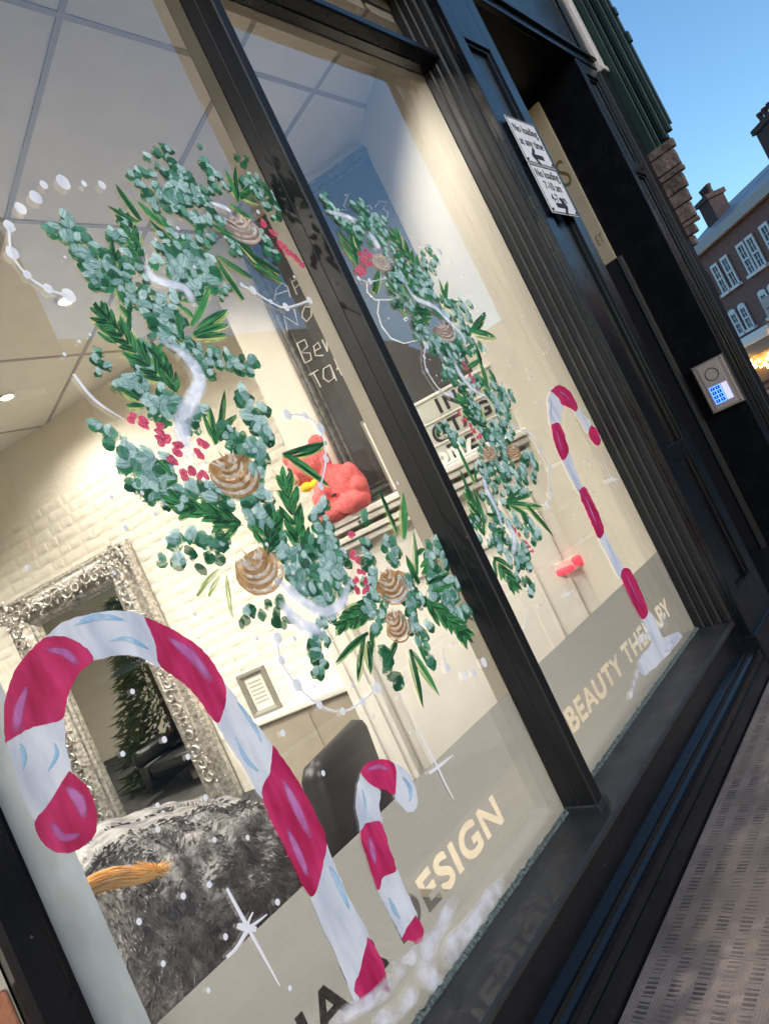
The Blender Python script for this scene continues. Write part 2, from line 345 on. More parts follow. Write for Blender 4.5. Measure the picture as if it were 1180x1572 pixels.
# mullion
spr('mullion', [(1.572, 1.247), (1.572, 1.200), (1.5755, 1.1975), (1.572, 1.195), (1.574, 1.147), (1.578, 1.143), (1.612, 1.143), (1.616, 1.147), (1.616, 1.195), (1.618, 1.247)], 'z', .240, 3.55, M['satin'])
box('mullion_block', (1.566, 1.624, 1.135, 1.249, .236, .262), M['sill'], shop, .004)
M['innertrim'] = mat('inner_trim_taupe', (.42, .39, .33), .6, var=.1)
box('inner_mullion', (1.574, 1.616, 1.253, 1.31, .2, 3.55), M['innertrim'], shop, .004)
# transom (both sides of the mullion)
for a, b in ((1.6185, 2.953), (.3, 1.5715)):
    spr('transom', [(1.247, 3.012), (1.21, 3.012), (1.205, 3.016), (1.2, 3.012), (1.158, 3.020), (1.150, 3.026), (1.150, 3.052), (1.158, 3.06), (1.247, 3.064)], 'x', a, b)
    box('inner_transom', (a, b, 1.253, 1.29, 3.012, 3.06), M['innertrim'], shop, .003)
# left jamb
spr('left_jamb', [(.303, 1.247), (.298, 1.19), (.29, 1.186), (.285, 1.16), (.272, 1.15), (.235, 1.148), (.224, 1.152), (.222, 1.30), (.303, 1.30)], 'z', .0, 3.55)
# right jamb with its mouldings
spr('right_jamb', [(2.947, 1.249), (2.948, 1.222), (2.955, 1.214), (2.951, 1.206), (2.951, 1.184), (2.958, 1.177), (2.953, 1.168), (2.955, 1.150), (2.962, 1.140), (2.956, 1.130), (2.958, 1.112), (2.964, 1.10), (3.0, 1.10), (3.0, 1.249)], 'z', .243, 3.55, M['satin'])
# pilaster between window and doorway, panelled
pil = box('pilaster', (2.968, 3.394, 1.082, 1.252, .0, 3.42), M['black'], shop)
box('porch_side', (3.3915, 3.396, 1.253, 1.62, .0, 3.427), M['porch'], shop)
def panel_frame(x0, x1, yf, z0, z1, zs, parent, depth=.026, stile=(.09, .098)):
    box('stile', (x0, x0 + stile[0], yf, yf + depth, z0, z1), M['black'], parent, .003)
    box('stile', (x1 - stile[1], x1, yf, yf + depth, z0, z1), M['black'], parent, .003)
    for a, b in zs: box('rail', (x0 + stile[0] + .0005, x1 - stile[1] - .0005, yf + .0005, yf + depth, a, b), M['black'], parent, .003)
    a0, b0 = x0 + stile[0], x1 - stile[1]
    for (ra, rb), (qa, qb) in zip(zs[:-1], zs[1:]):
        bm = bmesh.new(); w_ = .018
        for pts in ((a0, a0 + w_), (b0 - w_, b0)):
            bx(bm, pts[0], pts[1], yf + .012, yf + depth + .002, rb, qa, bev=.004)
        bx(bm, a0 + w_, b0 - w_, yf + .012, yf + depth + .002, qa - w_, qa, bev=.004)
        obj('panel_mould', bm, M['black'], parent)
panel_frame(2.967, 3.395, 1.054, 0, 3.42, [(0, .34), (.95, 1.02), (3.07, 3.419)], pil)
box('pilaster_base', (2.962, 3.40, 1.036, 1.3, -.01, .16), M['black'], shop, .006)
# porch: soffit, fascia, door, far reveal, far pilaster
box('porch_soffit', (3.0, 4.9, 1.06, 1.75, 3.428, 3.50), M['porch'], shop, .004)
fas = box('fascia', (-.2, 5.06, 1.075, 1.7, 3.50, 4.9), M['black'], shop)
for a, b in ((3.34, 5.06),):
    box('fascia_rail', (-.2, b, 1.052, 1.09, 3.424, 3.475), M['black'], shop, .006)
    box('fascia_bead', (-.2, b, 1.03, 1.09, 3.477, 3.50), M['black'], shop, .008)
    box('fascia_panel', (3.42, 4.9, 1.062, 1.08, 3.56, 4.6), M['black'], shop, .012)
    box('fascia_stile', (4.93, 5.06, 1.05, 1.08, 3.503, 4.9), M['black'], shop, .006)
far = box('far_pilaster', (4.682, 5.058, 1.082, 1.75, 0, 3.422), M['black'], shop)
panel_frame(4.68, 5.06, 1.058, 0, 3.42, [(0, .34), (2.62, 2.70), (3.33, 3.419)], far, .022, (.075, .08))
door = box('entrance_door', (3.40, 4.68, 1.62, 1.67, .12, 3.42), M['porch'], shop)
for k, (a, b, z0, z1) in enumerate(((3.50, 3.98, .35, 1.1), (4.08, 4.56, .35, 1.1), (3.50, 3.98, 1.25, 2.5), (4.08, 4.56, 1.25, 2.5))):
    box('door_panel', (a, b, 1.605, 1.6195, z0, z1), M['porch'], door, .008)
box('door_transom', (3.396, 4.681, 1.53, 1.619, 2.62, 2.72), M['porch'], shop, .006)
box('door_step', (3.41, 4.66, 1.06, 1.62, -.01, .12), M['porch'], shop, .008)
spr('jamb_moulding', [(4.681, 1.33), (4.66, 1.34), (4.655, 1.36), (4.668, 1.37), (4.668, 1.62), (4.681, 1.62)], 'z', .12, 2.2, M['porch'])
# brick pier left of the window
M['redbrick'] = mat('red_brick', (.30, .12, .065), .85, bump=.5, bscale=70, c2=(.19, .08, .05), vscale=9)
pier = tag(box('brick_pier', (-1.2, .2215, 1.19, 1.6, 0, 3.5), mat('lime_mortar', (.36, .33, .28), .9, bump=.3), None), 'orange-red brick pier at the lower left corner beside the black window frame', 'pier')
bm = bmesh.new(); bx(bm, 0, .21, 0, .03, 0, .065, bev=.004); me_b = bpy.data.meshes.new('brick'); bm.to_mesh(me_b); bm.free(); me_b.materials.append(M['redbrick'])
for r_ in range(16):
    for k in range(3):
        x = .2205 - .213 - k * .222 - (.11 if r_ % 2 else 0)
        inst('brick', me_b, pier, (x, 1.178 + rnd.uniform(-.002, .002), .01 + r_ * .076), (0, 0, 0), (1, 1, 1))

# putty line along the foot of each pane, lumpy and torn
def putty(x0, x1, name='putty_bead'):
    bm = bmesh.new(); n = int((x1 - x0) / .004); rows = []
    for i in range(n + 1):
        x = x0 + (x1 - x0) * i / n
        h = .010 + .006 * mnoise.noise(Vector((x * 40, 1, 0))) + .007 * max(0, mnoise.noise(Vector((x * 190, 5, 0))))
        d = .011 + .003 * mnoise.noise(Vector((x * 60, 9, 0)))
        rows.append([bm.verts.new((x, 1.2485, .245 + h)), bm.verts.new((x, 1.2485 - d * .5, .245 + h * .75)), bm.verts.new((x, 1.2485 - d, .2445))])
    for i in range(n):
        for k in range(2): bm.faces.new((rows[i][k], rows[i+1][k], rows[i+1][k+1], rows[i][k+1]))
    obj(name, bm, M['putty'], shop)
putty(.305, 1.57); putty(1.62, 2.946)
# thin ragged putty up the left jamb
bm = bmesh.new(); rows = []
for i in range(300):
    z = .26 + i * .006; h = .006 + .004 * mnoise.noise(Vector((z * 50, 3, 0))) + .006 * max(0, mnoise.noise(Vector((z * 160, 2, 0))))
    rows.append((bm.verts.new((.304, 1.247, z)), bm.verts.new((.304 + h, 1.2487, z))))
for i in range(299): bm.faces.new((rows[i][0], rows[i][1], rows[i+1][1], rows[i+1][0]))
obj('putty_bead', bm, M['putty'], shop)

# ================================================================== NEIGHBOUR BEYOND THE DOORWAY
M['green'] = mat('bottle_green_paint', (.004, .016, .012), .4, bump=.1, bscale=30, c2=(.008, .026, .017), vscale=4)
M['brownstone'] = mat('weathered_brownstone', (.07, .05, .045), .9, bump=.9, bscale=40, c2=(.19, .14, .12), vscale=16)
M['whitestone'] = mat('painted_stone', (.62, .58, .56), .7, bump=.2, bscale=60, var=.15)
nb = tag(empty('neighbour_shop', (5.3, 1.1, 0)), 'narrow dark green neighbouring shop edge with cornice and weathered brown bracket', 'building')
nb.matrix_world = Matrix.Identity(4)
box('wall', (5.07, 5.22, 1.075, 4, 0, 6.5), M['porch'], nb)
box('corner_strip', (5.06, 5.20, 1.048, 1.074, 0, 3.42), M['porch'], nb, .006)
bm = bmesh.new(); bx(bm, 5.10, 5.2, 1.03, 1.072, 3.44, 6.5, bev=.01); bx(bm, 5.09, 5.2, 1.02, 1.074, 3.42, 3.46, bev=.008); obj('white_stone_strip', bm, M['whitestone'], nb)
bm = bmesh.new()
for x0, y0, y1, z0 in ((5.23, .985, 1.07, 2.72), (5.25, .955, .984, 2.76), (5.27, .93, .954, 2.79), (5.24, .90, .929, 2.82), (5.26, .865, .899, 2.86), (5.29, .85, .864, 2.90)):
    bx(bm, x0, 5.31, y0, y1, z0, 6.5, bev=.006)
for k in range(7):
    bx(bm, 5.28, 5.31, .835 + .004 * (k % 3), .86, 3.52 + k * .19 + .02 * (k % 2), 3.60 + k * .19, bev=.006)
obj('green_cornice', bm, M['green'], nb)
bm = bmesh.new()                       # weathered console: stone courses stepping back under the cornice
for y0, z0, z1 in ((.875, 2.74, 2.80), (.895, 2.62, 2.735), (.89, 2.575, 2.615), (.915, 2.47, 2.57), (.935, 2.38, 2.465), (.95, 2.27, 2.375), (.945, 2.235, 2.265), (.985, 2.17, 2.23), (1.02, 2.10, 2.165)):
    bx(bm, 5.205 + rnd.uniform(0, .012), 5.26, y0, 1.07, z0, z1, bev=.008)
bmesh.ops.subdivide_edges(bm, edges=bm.edges[:], cuts=2, use_grid_fill=True)
for v in bm.verts: v.co += Vector((.4, .8, .4)) * .006 * mnoise.noise(v.co * 30)
obj('stone_bracket', bm, M['brownstone'], nb)

# ================================================================== FAR BRICK BUILDING
FA = np.array([45.0, 9.3]); FD = np.array([-.7071, -.7071])
far_b = tag(empty('brick_building', (45, 9.3, 0), math.atan2(FD[1], FD[0])), 'three storey red-brown brick building with white sash windows, slate roof and chimneys', 'building')
def brick_mat(name, c, c2, mo):
    m = mat(name, c, .85); nt = m.node_tree; N = nt.nodes; L = nt.links
    tc = N.new('ShaderNodeTexCoord'); mp = N.new('ShaderNodeMapping'); mp.inputs['Rotation'].default_value = (R(90), 0, 0)
    L.new(tc.outputs['Object'], mp.inputs[0]); bt = N.new('ShaderNodeTexBrick'); L.new(mp.outputs[0], bt.inputs['Vector'])
    bt.inputs['Color1'].default_value = (*c, 1); bt.inputs['Color2'].default_value = (*c2, 1); bt.inputs['Mortar'].default_value = (*mo, 1)
    bt.inputs['Scale'].default_value = 1; bt.inputs['Brick Width'].default_value = .225; bt.inputs['Row Height'].default_value = .075; bt.inputs['Mortar Size'].default_value = .008
    L.new(bt.outputs[0], N['Principled BSDF'].inputs['Base Color']); return m
M['farbrick'] = brick_mat('brown_brick', (.24, .095, .075), (.16, .065, .055), (.26, .20, .18))
M['sash'] = mat('white_sash_paint', (.72, .72, .74), .5)
M['slate'] = mat('slate', (.17, .19, .23), .45, bump=.3, bscale=9, var=.25, vscale=3)
M['farglass'] = mat('far_window_glass', (.05, .06, .075), .08)
M['stone'] = mat('pale_stone', (.48, .45, .43), .8, var=.1)
def ft(px, py):
    r = ray(px, py); q = r[1] / r[0]; t = (FA[1] - FA[0] * q) / (.7071 * (1 - q)); x = FA[0] - .7071 * t
    return t, r[2] / r[0] * x + HC
# local: +x along the front toward the right, +y = away from the viewer side
def fb(name, a, m, parent=far_b, bev=0):
    return box(name, a, m, parent, bev)
fb('wall', (-1.2, 20, -9, 0, 0, 8.45), M['farbrick'])
fb('cornice', (-1.5, 20.3, -9.2, .45, 8.452, 8.95), M['stone'])
bm = bmesh.new(); prism(bm, [(.4, 8.955), (-4.4, 11.1), (-9.2, 8.955)], 'x', -1.5, 20.3); rf = obj('roof', bm, M['slate'], far_b)
M['soot'] = mat('sooty_brick', (.075, .05, .05), .9, bump=.3, bscale=12, var=.3)
def chimney(x, y, z0, z1, w=1.1):
    bm = bmesh.new(); bx(bm, x - w/2, x + w/2, y - .5, y + .5, z0, z1); bx(bm, x - w/2 - .12, x + w/2 + .12, y - .62, y + .62, z1 + .003, z1 + .28)
    for k in range(4): lathe(bm, [(.15, 0), (.12, .3), (.17, .55), (.15, .6)], 10, (x - w/2 + .2 + k * (w - .4) / 3, y, z1 + .285))
    obj('chimney', bm, M['soot'], rf)
chimney(.4, -2.2, 9.2, 11.2); chimney(6.6, -2.5, 9.3, 11.9, 1.6)
def sash(t, z0, z1, w=.5, arch=False):
    o = box('window', (t - w/2, t + w/2, .003, .05, z0, z1), M['farglass'], far_b)
    bm = bmesh.new()
    bx(bm, t - w/2 - .09, t - w/2 + .03, .052, .12, z0, z1); bx(bm, t + w/2 - .03, t + w/2 + .09, .052, .12, z0, z1)
    bx(bm, t - w/2 - .09, t + w/2 + .09, .053, .121, z1 - .04, z1 + .12); bx(bm, t - w/2, t + w/2, .054, .14, (z0+z1)/2 - .05, (z0+z1)/2 + .05)
    bx(bm, t - .015, t + .015, .055, .10, z0, z1)
    for q in (.25, .75): bx(bm, t - w/2, t + w/2, .056, .09, z0 + (z1-z0)*q - .014, z0 + (z1-z0)*q + .014)
    if arch:
        pts = [(t - w/2 - .09, z1 + .12), (t + w/2 + .09, z1 + .12)] + [(t + (w/2 + .09) * math.cos(a), z1 + .12 + .14 * math.sin(a)) for a in [math.pi * k / 8 for k in range(1, 8)]]
        prism(bm, pts, 'y', .053, .12)
    obj('frame', bm, M['sash'], o)
    box('sill', (t - w/2 - .16, t + w/2 + .16, .003, .26, z0 - .16, z0 - .003), M['sash'], o)
for px, py in ((1095, 452), (1113, 440), (1128, 428), (1150, 402), (1164, 391), (1186, 372)):
    t, z = ft(px, py); sash(t, 5.85, 7.45)
for px, py in ((1113, 500), (1130, 490), (1143, 478), (1172, 452), (1186, 440)):
    t, z = ft(px, py); sash(t, 3.4, 4.6, .48, True)
fb('string_course', (-.9, 3.4, .003, .5, 2.55, 2.95), M['sash']); fb('string_course', (-.9, 3.4, .003, .3, 2.96, 3.1), M['sash'])
for k in range(7): fb('stone_quoin', (3.75, 4.7 - .2 * (k % 2), .003, .35, .1 + .62 * k, .66 + .62 * k), M['stone'], bev=.03)
fb('fascia', (-.9, 3.4, .003, .35, 1.95, 2.54), mat('dark_fascia', (.05, .05, .07), .4))
shopw = fb('shop_window', (-.9, 3.6, .003, .1, .35, 1.93), mat('lit_shop_window', (.10, .07, .04), .3))
def flip_front(o):                    # the street front of this building is its local -y side
    for ch in o.children:
        ch.data.transform(Matrix.Diagonal((1, -1, 1, 1))); ch.data.flip_normals(); flip_front(ch)
flip_front(far_b)
M['fairy'] = emis('fairy_lights', (1.0, .55, .14), 9)
fl = tag(empty('fairy_lights', (0, 0, 0)), 'warm yellow fairy lights strung along the far shop window', 'lights')
fl.matrix_world = far_b.matrix_world
far_rot = Matrix.Translation((45, 9.3, 0)) @ Matrix.Rotation(math.atan2(FD[1], FD[0]), 4, 'Z')
fl.matrix_world = far_rot
bm = bmesh.new(); ball(bm, (0, 0, 0), .075, 8, 6); me_f = bpy.data.meshes.new('bulb'); bm.to_mesh(me_f); bm.free(); me_f.materials.append(M['fairy'])
for k in range(60):
    t = rnd.uniform(-.6, 6.5); z = 1.55 + .25 * math.sin(t * 2.1) + rnd.uniform(-.35, .35)
    s_ = rnd.uniform(.5, 1.7); inst('bulb', me_f, fl, (t, -.45 - rnd.uniform(0, .2), z), (0, 0, 0), (s_, s_, s_))
tag(fb('planter', (.4, 2.2, -2.0, -1.5, 0, .8), mat('planter_wood', (.13, .06, .03), .7), None, .03), 'dark timber planter on the far pavement below the fairy lights', 'planter').matrix_world = far_rot
tag(box('parked_van', (-.4, 3.2, -6.2, -4.2, .25, 1.0), mat('dark_blue_car_paint', (.03, .04, .07), .3, coat=.5), None, .2), 'dark blue vehicle roof at the right edge below the fairy lights', 'vehicle').matrix_world = far_rot

# ================================================================== BUILDINGS ACROSS THE ROAD (seen mirrored in the glass)
M['oppbrick'] = brick_mat('opposite_brick', (.13, .07, .055), (.09, .05, .042), (.16, .14, .12))
def opp(name, label, x0, x1, prof, y0=-8.8, y1=-16, nwin=3):
    o = tag(empty(name, ((x0+x1)/2, y0, 0)), label, 'building'); o.matrix_world = Matrix.Identity(4)
    bm = bmesh.new(); prism(bm, [(x0, 0)] + prof + [(x1, 0)], 'y', y1, y0); obj('wall', bm, M['oppbrick'], o)
    zt = min(p[1] for p in prof)
    for r_ in range(max(1, int((zt - 1) / 2.6))):
        for k in range(nwin):
            xx = x0 + (x1 - x0) * (k + .5) / nwin; z = 1.2 + 2.5 * r_
            if z + 1.4 > zt: continue
            w_ = box('window', (xx - .5, xx + .5, y0 + .003, y0 + .03, z, z + 1.35), M['farglass'], o); box('sill', (xx - .6, xx + .6, y0 + .004, y0 + .15, z - .12, z - .003), M['stone'], w_)
    return o
opp('terrace_house', 'tall brick house across the road mirrored at the left of the glass', 1.4, 6.6, [(1.4, 10.2), (6.6, 10.2)], nwin=2)
opp('terrace_house', 'long low roofed brick terrace across the road, mirrored below the sky', 6.65, 17, [(6.65, 7.2), (10, 7.0), (13, 7.05), (17, 6.3)], nwin=4)
opp('terrace_house', 'brick house with dipping roof across the road, mirrored in the right pane', 17.05, 23.6, [(17.05, 6.2), (21.2, 4.5), (23.6, 5.9)], nwin=2)
opp('terrace_house', 'furthest gabled brick house across the road, mirrored beside the doorway', 23.65, 34, [(23.65, 5.9), (29, 8.2), (34, 5.9)], nwin=3)

# ================================================================== SHOP INTERIOR: floor, ceiling, walls
CZ = 3.31
struct(box('floor', (-4, 6, 1.32, 10.5, -.5, -.4), M['floor']))
bm = bmesh.new(); bx(bm, -4, 6, 1.76, 10.5, CZ + .05, CZ + .12); bx(bm, -4, 3.38, 1.26, 1.7595, CZ + .05, CZ + .12); ceil = struct(obj('ceiling', bm, M['grid']))
# suspended grid: lines along the front and slightly skewed cross lines, tiles between
YL = [1.255, 1.72, 2.84, 4.26, 5.5, 6.7, 8.0, 9.2, 10.4]
XL = [-3.9, -2.6, -1.3, -.1, .78, 1.50, 2.26, 2.78, 3.45, 4.1, 5.0, 5.9]
def gx(x, y): return x + .13 * (y - 1.5)
for j in range(len(YL) - 1):
    for i in range(len(XL) - 1):
        a, b = YL[j] + .012, YL[j+1] - .012
        bm = bmesh.new()
        if YL[j] < 1.5 and XL[i] > 3.3: continue
        if 1.5 < YL[j] < 1.8 and XL[i] > 3.3: a = 1.77
        q = [(gx(XL[i], a) + .012, a), (gx(XL[i+1], a) - .012, a), (gx(XL[i+1], b) - .012, b), (gx(XL[i], b) + .012, b)]
        prism(bm, q, 'z', CZ - .004 + rnd.uniform(-.002, .002), CZ + .04); obj('ceiling_tile', bm, M['ceil'], ceil)
# metal tee bars
bm = bmesh.new()
for y in YL[1:-1]: bx(bm, -3.9, 5.9 if y > 1.8 else 3.38, y - .012, y + .012, CZ - .009, CZ)
for x in XL[1:-1]:
    y_ = 1.26 if x < 3.3 else 1.77
    prism(bm, [(gx(x, y_) - .012, y_), (gx(x, y_) + .012, y_), (gx(x, 10.4) + .012, 10.4), (gx(x, 10.4) - .012, 10.4)], 'z', CZ - .0085, CZ)
obj('grid_bars', bm, M['grid'], ceil)
# skewed party wall of thickly painted brick
M['paintedbrick'] = mat('cream_painted_brick', (.80, .77, .68), .6, bump=.35, bscale=34, var=.05)
LW = (float(W0[0]), float(W0[1]), 0)
wall = struct(box('party_wall', (-6, 2.85, 0.012, .3, -.4, 3.4), M['paintedbrick'])); wall.location = LW; wall.rotation_euler = (0, 0, WROT)
bricks = []
for k in range(8):
    bm = bmesh.new(); L_ = .215 if k % 3 else .105
    vs = {}
    nx, nz = (10, 4)
    for i in range(nx + 1):
        for j in range(nz + 1):
            x = L_ * i / nx; z = .066 * j / nz
            e = min(i, nx - i, j * 1.0, (nz - j) * 1.0); dep = {0: .003, 1: -.002}.get(int(e), -.0035)
            dep += .007 * mnoise.noise(Vector((x * 16, z * 22, k * 7.3))) + .004 * mnoise.noise(Vector((x * 70, z * 70, k * 3.1)))
            vs[i, j] = bm.verts.new((x, dep + .004, z + .006 * mnoise.noise(Vector((x * 8, k * 5.0, j)))))
    for i in range(nx):
        for j in range(nz): bm.faces.new((vs[i, j], vs[i+1, j], vs[i+1, j+1], vs[i, j+1]))
    me = bpy.data.meshes.new('brick'); bm.to_mesh(me); bm.free(); me.materials.append(M['paintedbrick'])
    for p in me.polygons: p.use_smooth = True
    bricks.append((me, L_))
row = 0; z = .28; cnt = 0
while z < 3.28:
    s_ = -2.9 + rnd.uniform(-.1, .1)
    while s_ < 1.3:
        me, L_ = rnd.choice(bricks)
        hid = (-2.0 < s_ < -.8 and z < 1.95)
        if not hid and cnt < 440:
            inst('brick', me, wall, (s_, .006, z + rnd.uniform(-.003, .003)), (0, rnd.uniform(-.02, .02), 0), (1.15, .75, 1.28)); cnt += 1
        s_ += L_ * 1.15 + .010
    z += .094; row += 1
struct(box('back_wall', (-4, 1.4, 10.3, 10.5, -.4, 3.4), M['cream']))
struct(box('left_wall', (-4.1, -3.9, 1.3, 10.5, -.4, 3.4), M['cream']))
struct(box('front_wall', (-4, .19, 1.62, 1.75, -.4, 3.4), M['cream']))
# splayed wall that closes the window bay beside the porch
bm = bmesh.new(); prism(bm, [(2.962, 1.262), (3.39, 1.262), (3.39, 1.70), (3.75, 1.70), (3.75, 2.05), (3.44, 2.05), (3.245, 1.78), (2.962, 1.33)], 'z', -.4, 3.4); struct(obj('bay_wall', bm, mat('bay_wall_paint', (.66, .63, .56), .8, bump=.05)))
# inside window board and white upright at the left jamb
tag(box('display_shelf', (1.30, 2.95, 1.443, 1.745, .165, .197), M['taupe'], None, .004), 'cream display shelf behind the frosted film at the fireplace end', 'shelf')
brd = tag(box('window_board', (.2, 2.955, 1.262, 1.44, .17, .2), M['white_trim'], None, .004), 'cream window board inside along the foot of the glass', 'ledge')

def wframe(name, s, z=0, off=0):      # an Empty on the skewed wall: x along it, y = into it (minus = into the room)
    p = W0 + WD * s + WN * off; return empty(name, (p[0], p[1], z), WROT)
# ---- chimney breast, fire surround and mantelpiece
br = struct(box('chimney_breast', (1.42, 2.74, -.78, .01, 1.30, 3.4), M['cream'])); br.location = LW; br.rotation_euler = (0, 0, WROT)
fs = tag(wframe('fireplace_surround', 0), 'cream fireplace surround with moulded mantel shelf and panelled sides', 'fireplace')
box('surround_panel', (1.20, 2.60, -.86, .0, -.4, 1.28), M['white_trim'], fs)
for s0, s1 in ((1.16, 1.36), (2.40, 2.72)):
    box('side_pilaster', (s0, s1, -.93, -.861, -.4, 1.22), M['white_trim'], fs, .006)
    for q in (.25, .75): box('reed', (s0 + (s1 - s0) * q - .012, s0 + (s1 - s0) * q + .012, -.945, -.931, -.2, 1.1), M['white_trim'], fs, .005)
for a, b, c, d in ((1.12, 2.82, -.97, 1.225), (1.08, 2.86, -1.0, 1.265), (1.40, 2.84, -1.02, 1.325)):
    box('mantel_moulding', (a, b, c, -.78, d, d + .034), M['white_trim'], fs, .008)
box('mantel_shelf', (1.40, 2.86, -1.04, -.78, 1.362, 1.40), M['white_trim'], fs, .008)
box('frieze', (1.37, 2.39, -.885, -.861, .9, 1.2), M['white_trim'], fs, .01)
box('grey_side_panel', (2.62, 2.735, -.92, .0, -.4, 1.22), mat('grey_panel', (.36, .36, .34), .6), fs, .004)
# ---- chalkboard in an ornate frame above the mantel
cb = tag(wframe('chalkboard', 0), 'large black chalkboard with chalk writing in a tall silver frame on the mantel', 'chalkboard')
s0, s1, z0, z1, fw = 1.70, 2.73, 1.43, 3.25, .085
box('board', (s0 + fw - .01, s1 - fw + .01, -.815, -.782, z0 + fw - .01, z1 - fw + .01), M['board'], cb)
M['dullsilver'] = mat('dull_silver', (.17, .165, .155), .45, metal=.4, c2=(.07, .068, .065), vscale=30, bump=.4, bscale=120)
def mould_frame(parent, s0, s1, z0, z1, fw, yb, prof, m, name='frame_side'):
    # mitred moulding: prof = [(distance from outer edge 0..1, height)]
    cs = [(s0, z0, 1, 1), (s1, z0, -1, 1), (s1, z1, -1, -1), (s0, z1, 1, -1)]
    for k in range(4):
        (a, b, sa, sb), (c, d, sc2, sd) = cs[k], cs[(k+1) % 4]; bm = bmesh.new(); rows = []
        for u, h in prof:
            w_ = u * fw; rows.append((bm.verts.new((a + sa * w_, yb - h, b + sb * w_)), bm.verts.new((c + sc2 * w_, yb - h, d + sd * w_))))
        for i in range(len(rows) - 1): bm.faces.new((rows[i][0], rows[i][1], rows[i+1][1], rows[i+1][0]))
        bmesh.ops.subdivide_edges(bm, edges=[e for e in bm.edges if e.calc_length() > .3], cuts=40)
        bmesh.ops.recalc_face_normals(bm, faces=bm.faces[:]); obj(name, bm, m, parent)
mould_frame(cb, s0, s1, z0, z1, fw, -.781, [(0, 0), (0, .03), (.12, .045), (.25, .04), (.4, .055), (.6, .05), (.72, .03), (.85, .036), (1, .034), (1, 0)], M['dullsilver'])
# chalk strokes, written on the board
def chalk(pts, w=.0045):
    q = [PW(px, py, .82) for px, py in pts]; bm = bmesh.new(); tube(bm, [(a, -.8165, b) for a, b in q], w, 5); obj('chalk_stroke', bm, M['chalk'], cb)
k2 = lambda *p: [(380 + x / 2.458, 200 + y / 2.458) for x, y in p]
k7 = lambda *p: [(480 + x / 5.9, 500 + y / 5.9) for x, y in p]
for st in (k2((100, 640), (108, 600), (130, 575), (150, 590), (160, 630)), k2((105, 620), (150, 605)), k2((165, 570), (185, 620)), k2((165, 572), (190, 558), (200, 575), (178, 595)), k2((195, 545), (215, 590)), k2((195, 547), (218, 535), (225, 555), (205, 570)),
           k2((150, 760), (135, 700), (190, 735), (175, 675)), k2((205, 690), (215, 665), (238, 668), (240, 700), (222, 722), (205, 705), (205, 690)), k2((250, 660), (268, 690), (272, 655), (292, 680)),
           k2((185, 805), (215, 880)), k2((185, 805), (215, 790), (225, 815), (200, 840), (235, 840), (240, 865), (215, 880)), k2((250, 835), (275, 820), (265, 800), (248, 815), (255, 850), (285, 850)), k2((280, 790), (300, 835)), k2((300, 830), (295, 770), (315, 765), (335, 815)),
           k2((230, 925), (265, 905)), k2((247, 915), (275, 970)), k2((310, 885), (285, 900), (285, 935), (305, 950), (325, 935), (310, 885), (335, 945)), k2((325, 860), (355, 925)), k2((335, 905), (345, 880)), k2((338, 900), (375, 905)), k2((350, 875), (372, 865), (365, 850), (350, 860), (360, 890), (382, 880)),
           k2((365, 245), (380, 240), (370, 262), (362, 285), (375, 300), (350, 300)), k2((440, 290), (460, 282), (470, 300)), k2((480, 290), (495, 268), (525, 270), (510, 295), (530, 310), (525, 330), (500, 335)),
           k2((495, 640), (490, 690), (505, 740), (540, 785), (590, 805), (650, 790)), k2((450, 570), (450, 610), (480, 640), (540, 640), (560, 630)), k2((596, 705), (604, 712), (597, 720), (589, 713), (596, 705))):
    chalk(st)
# ---- notice in a frame, light box, plush bear on the mantel
nt_ = tag(wframe('framed_notice', 0), 'framed white printed notice leaning on the mantel beside the bear', 'notice')
box('frame', (1.95, 2.20, -.90, -.882, 1.402, 1.86), M['greytrim'], nt_, .003)
box('paper', (1.967, 2.183, -.904, -.9005, 1.42, 1.843), M['paper'], nt_)
bm = bmesh.new()
for k in range(13):
    z = 1.78 - k * .022 - (.02 if k > 3 else 0) - (.02 if k > 8 else 0); bx(bm, 1.985, 1.985 + .15 * rnd.uniform(.6, 1), -.9052, -.9045, z, z + .006)
obj('printed_lines', bm, M['ink'], nt_)
lb = tag(wframe('light_box', 0), 'white letter light box with black letters standing on the mantel', 'sign')
box('case', (2.30, 2.80, -.99, -.93, 1.402, 1.79), mat('lightbox_case', (.60, .60, .56), .4), lb, .004)
for k in range(3):
    z = 1.665 - k * .125
    box('letter_panel', (2.312, 2.788, -.994, -.9905, z, z + .105), mat('lightbox_panel', (.55, .56, .50), .5), lb)
    box('letter_rail', (2.305, 2.795, -1.0, -.9905, z + .107, z + .117), M['white_trim'], lb)
def wtext(body, s, off, z, size, m, parent, name='letter', thick=.0, sx=1.0):
    for i, ch in enumerate(body):
        cu = bpy.data.curves.new('t', 'FONT'); cu.body = ch; cu.size = size; cu.extrude = .0008; cu.offset = thick
        o = bpy.data.objects.new('t', cu); col.objects.link(o); dg = bpy.context.evaluated_depsgraph_get()
        me = bpy.data.meshes.new_from_object(o.evaluated_get(dg)); bpy.data.objects.remove(o); bpy.data.curves.remove(cu)
        if ch == ' ' or len(me.vertices) == 0: continue
        me.materials.clear(); me.materials.append(m)
        me.transform(Matrix.Scale(sx, 4, (1, 0, 0))); q = inst(name, me, parent, (s[i] if isinstance(s, (list, tuple)) else s + i * size * .75, -off, z), (R(90), 0, 0))
wtext('INS', [2.41, 2.455, 2.55], .996, 1.677, .11, M['ink'], lb, thick=.004)
wtext('@TAG', [2.32, 2.43, 2.50, 2.59], .996, 1.552, .11, M['ink'], lb, thick=.004)
wtext('DEN', [2.36, 2.47, 2.56], .996, 1.427, .11, M['ink'], lb, thick=.004)
white_l = mat('white_cut_letters', (.85, .86, .84), .5)
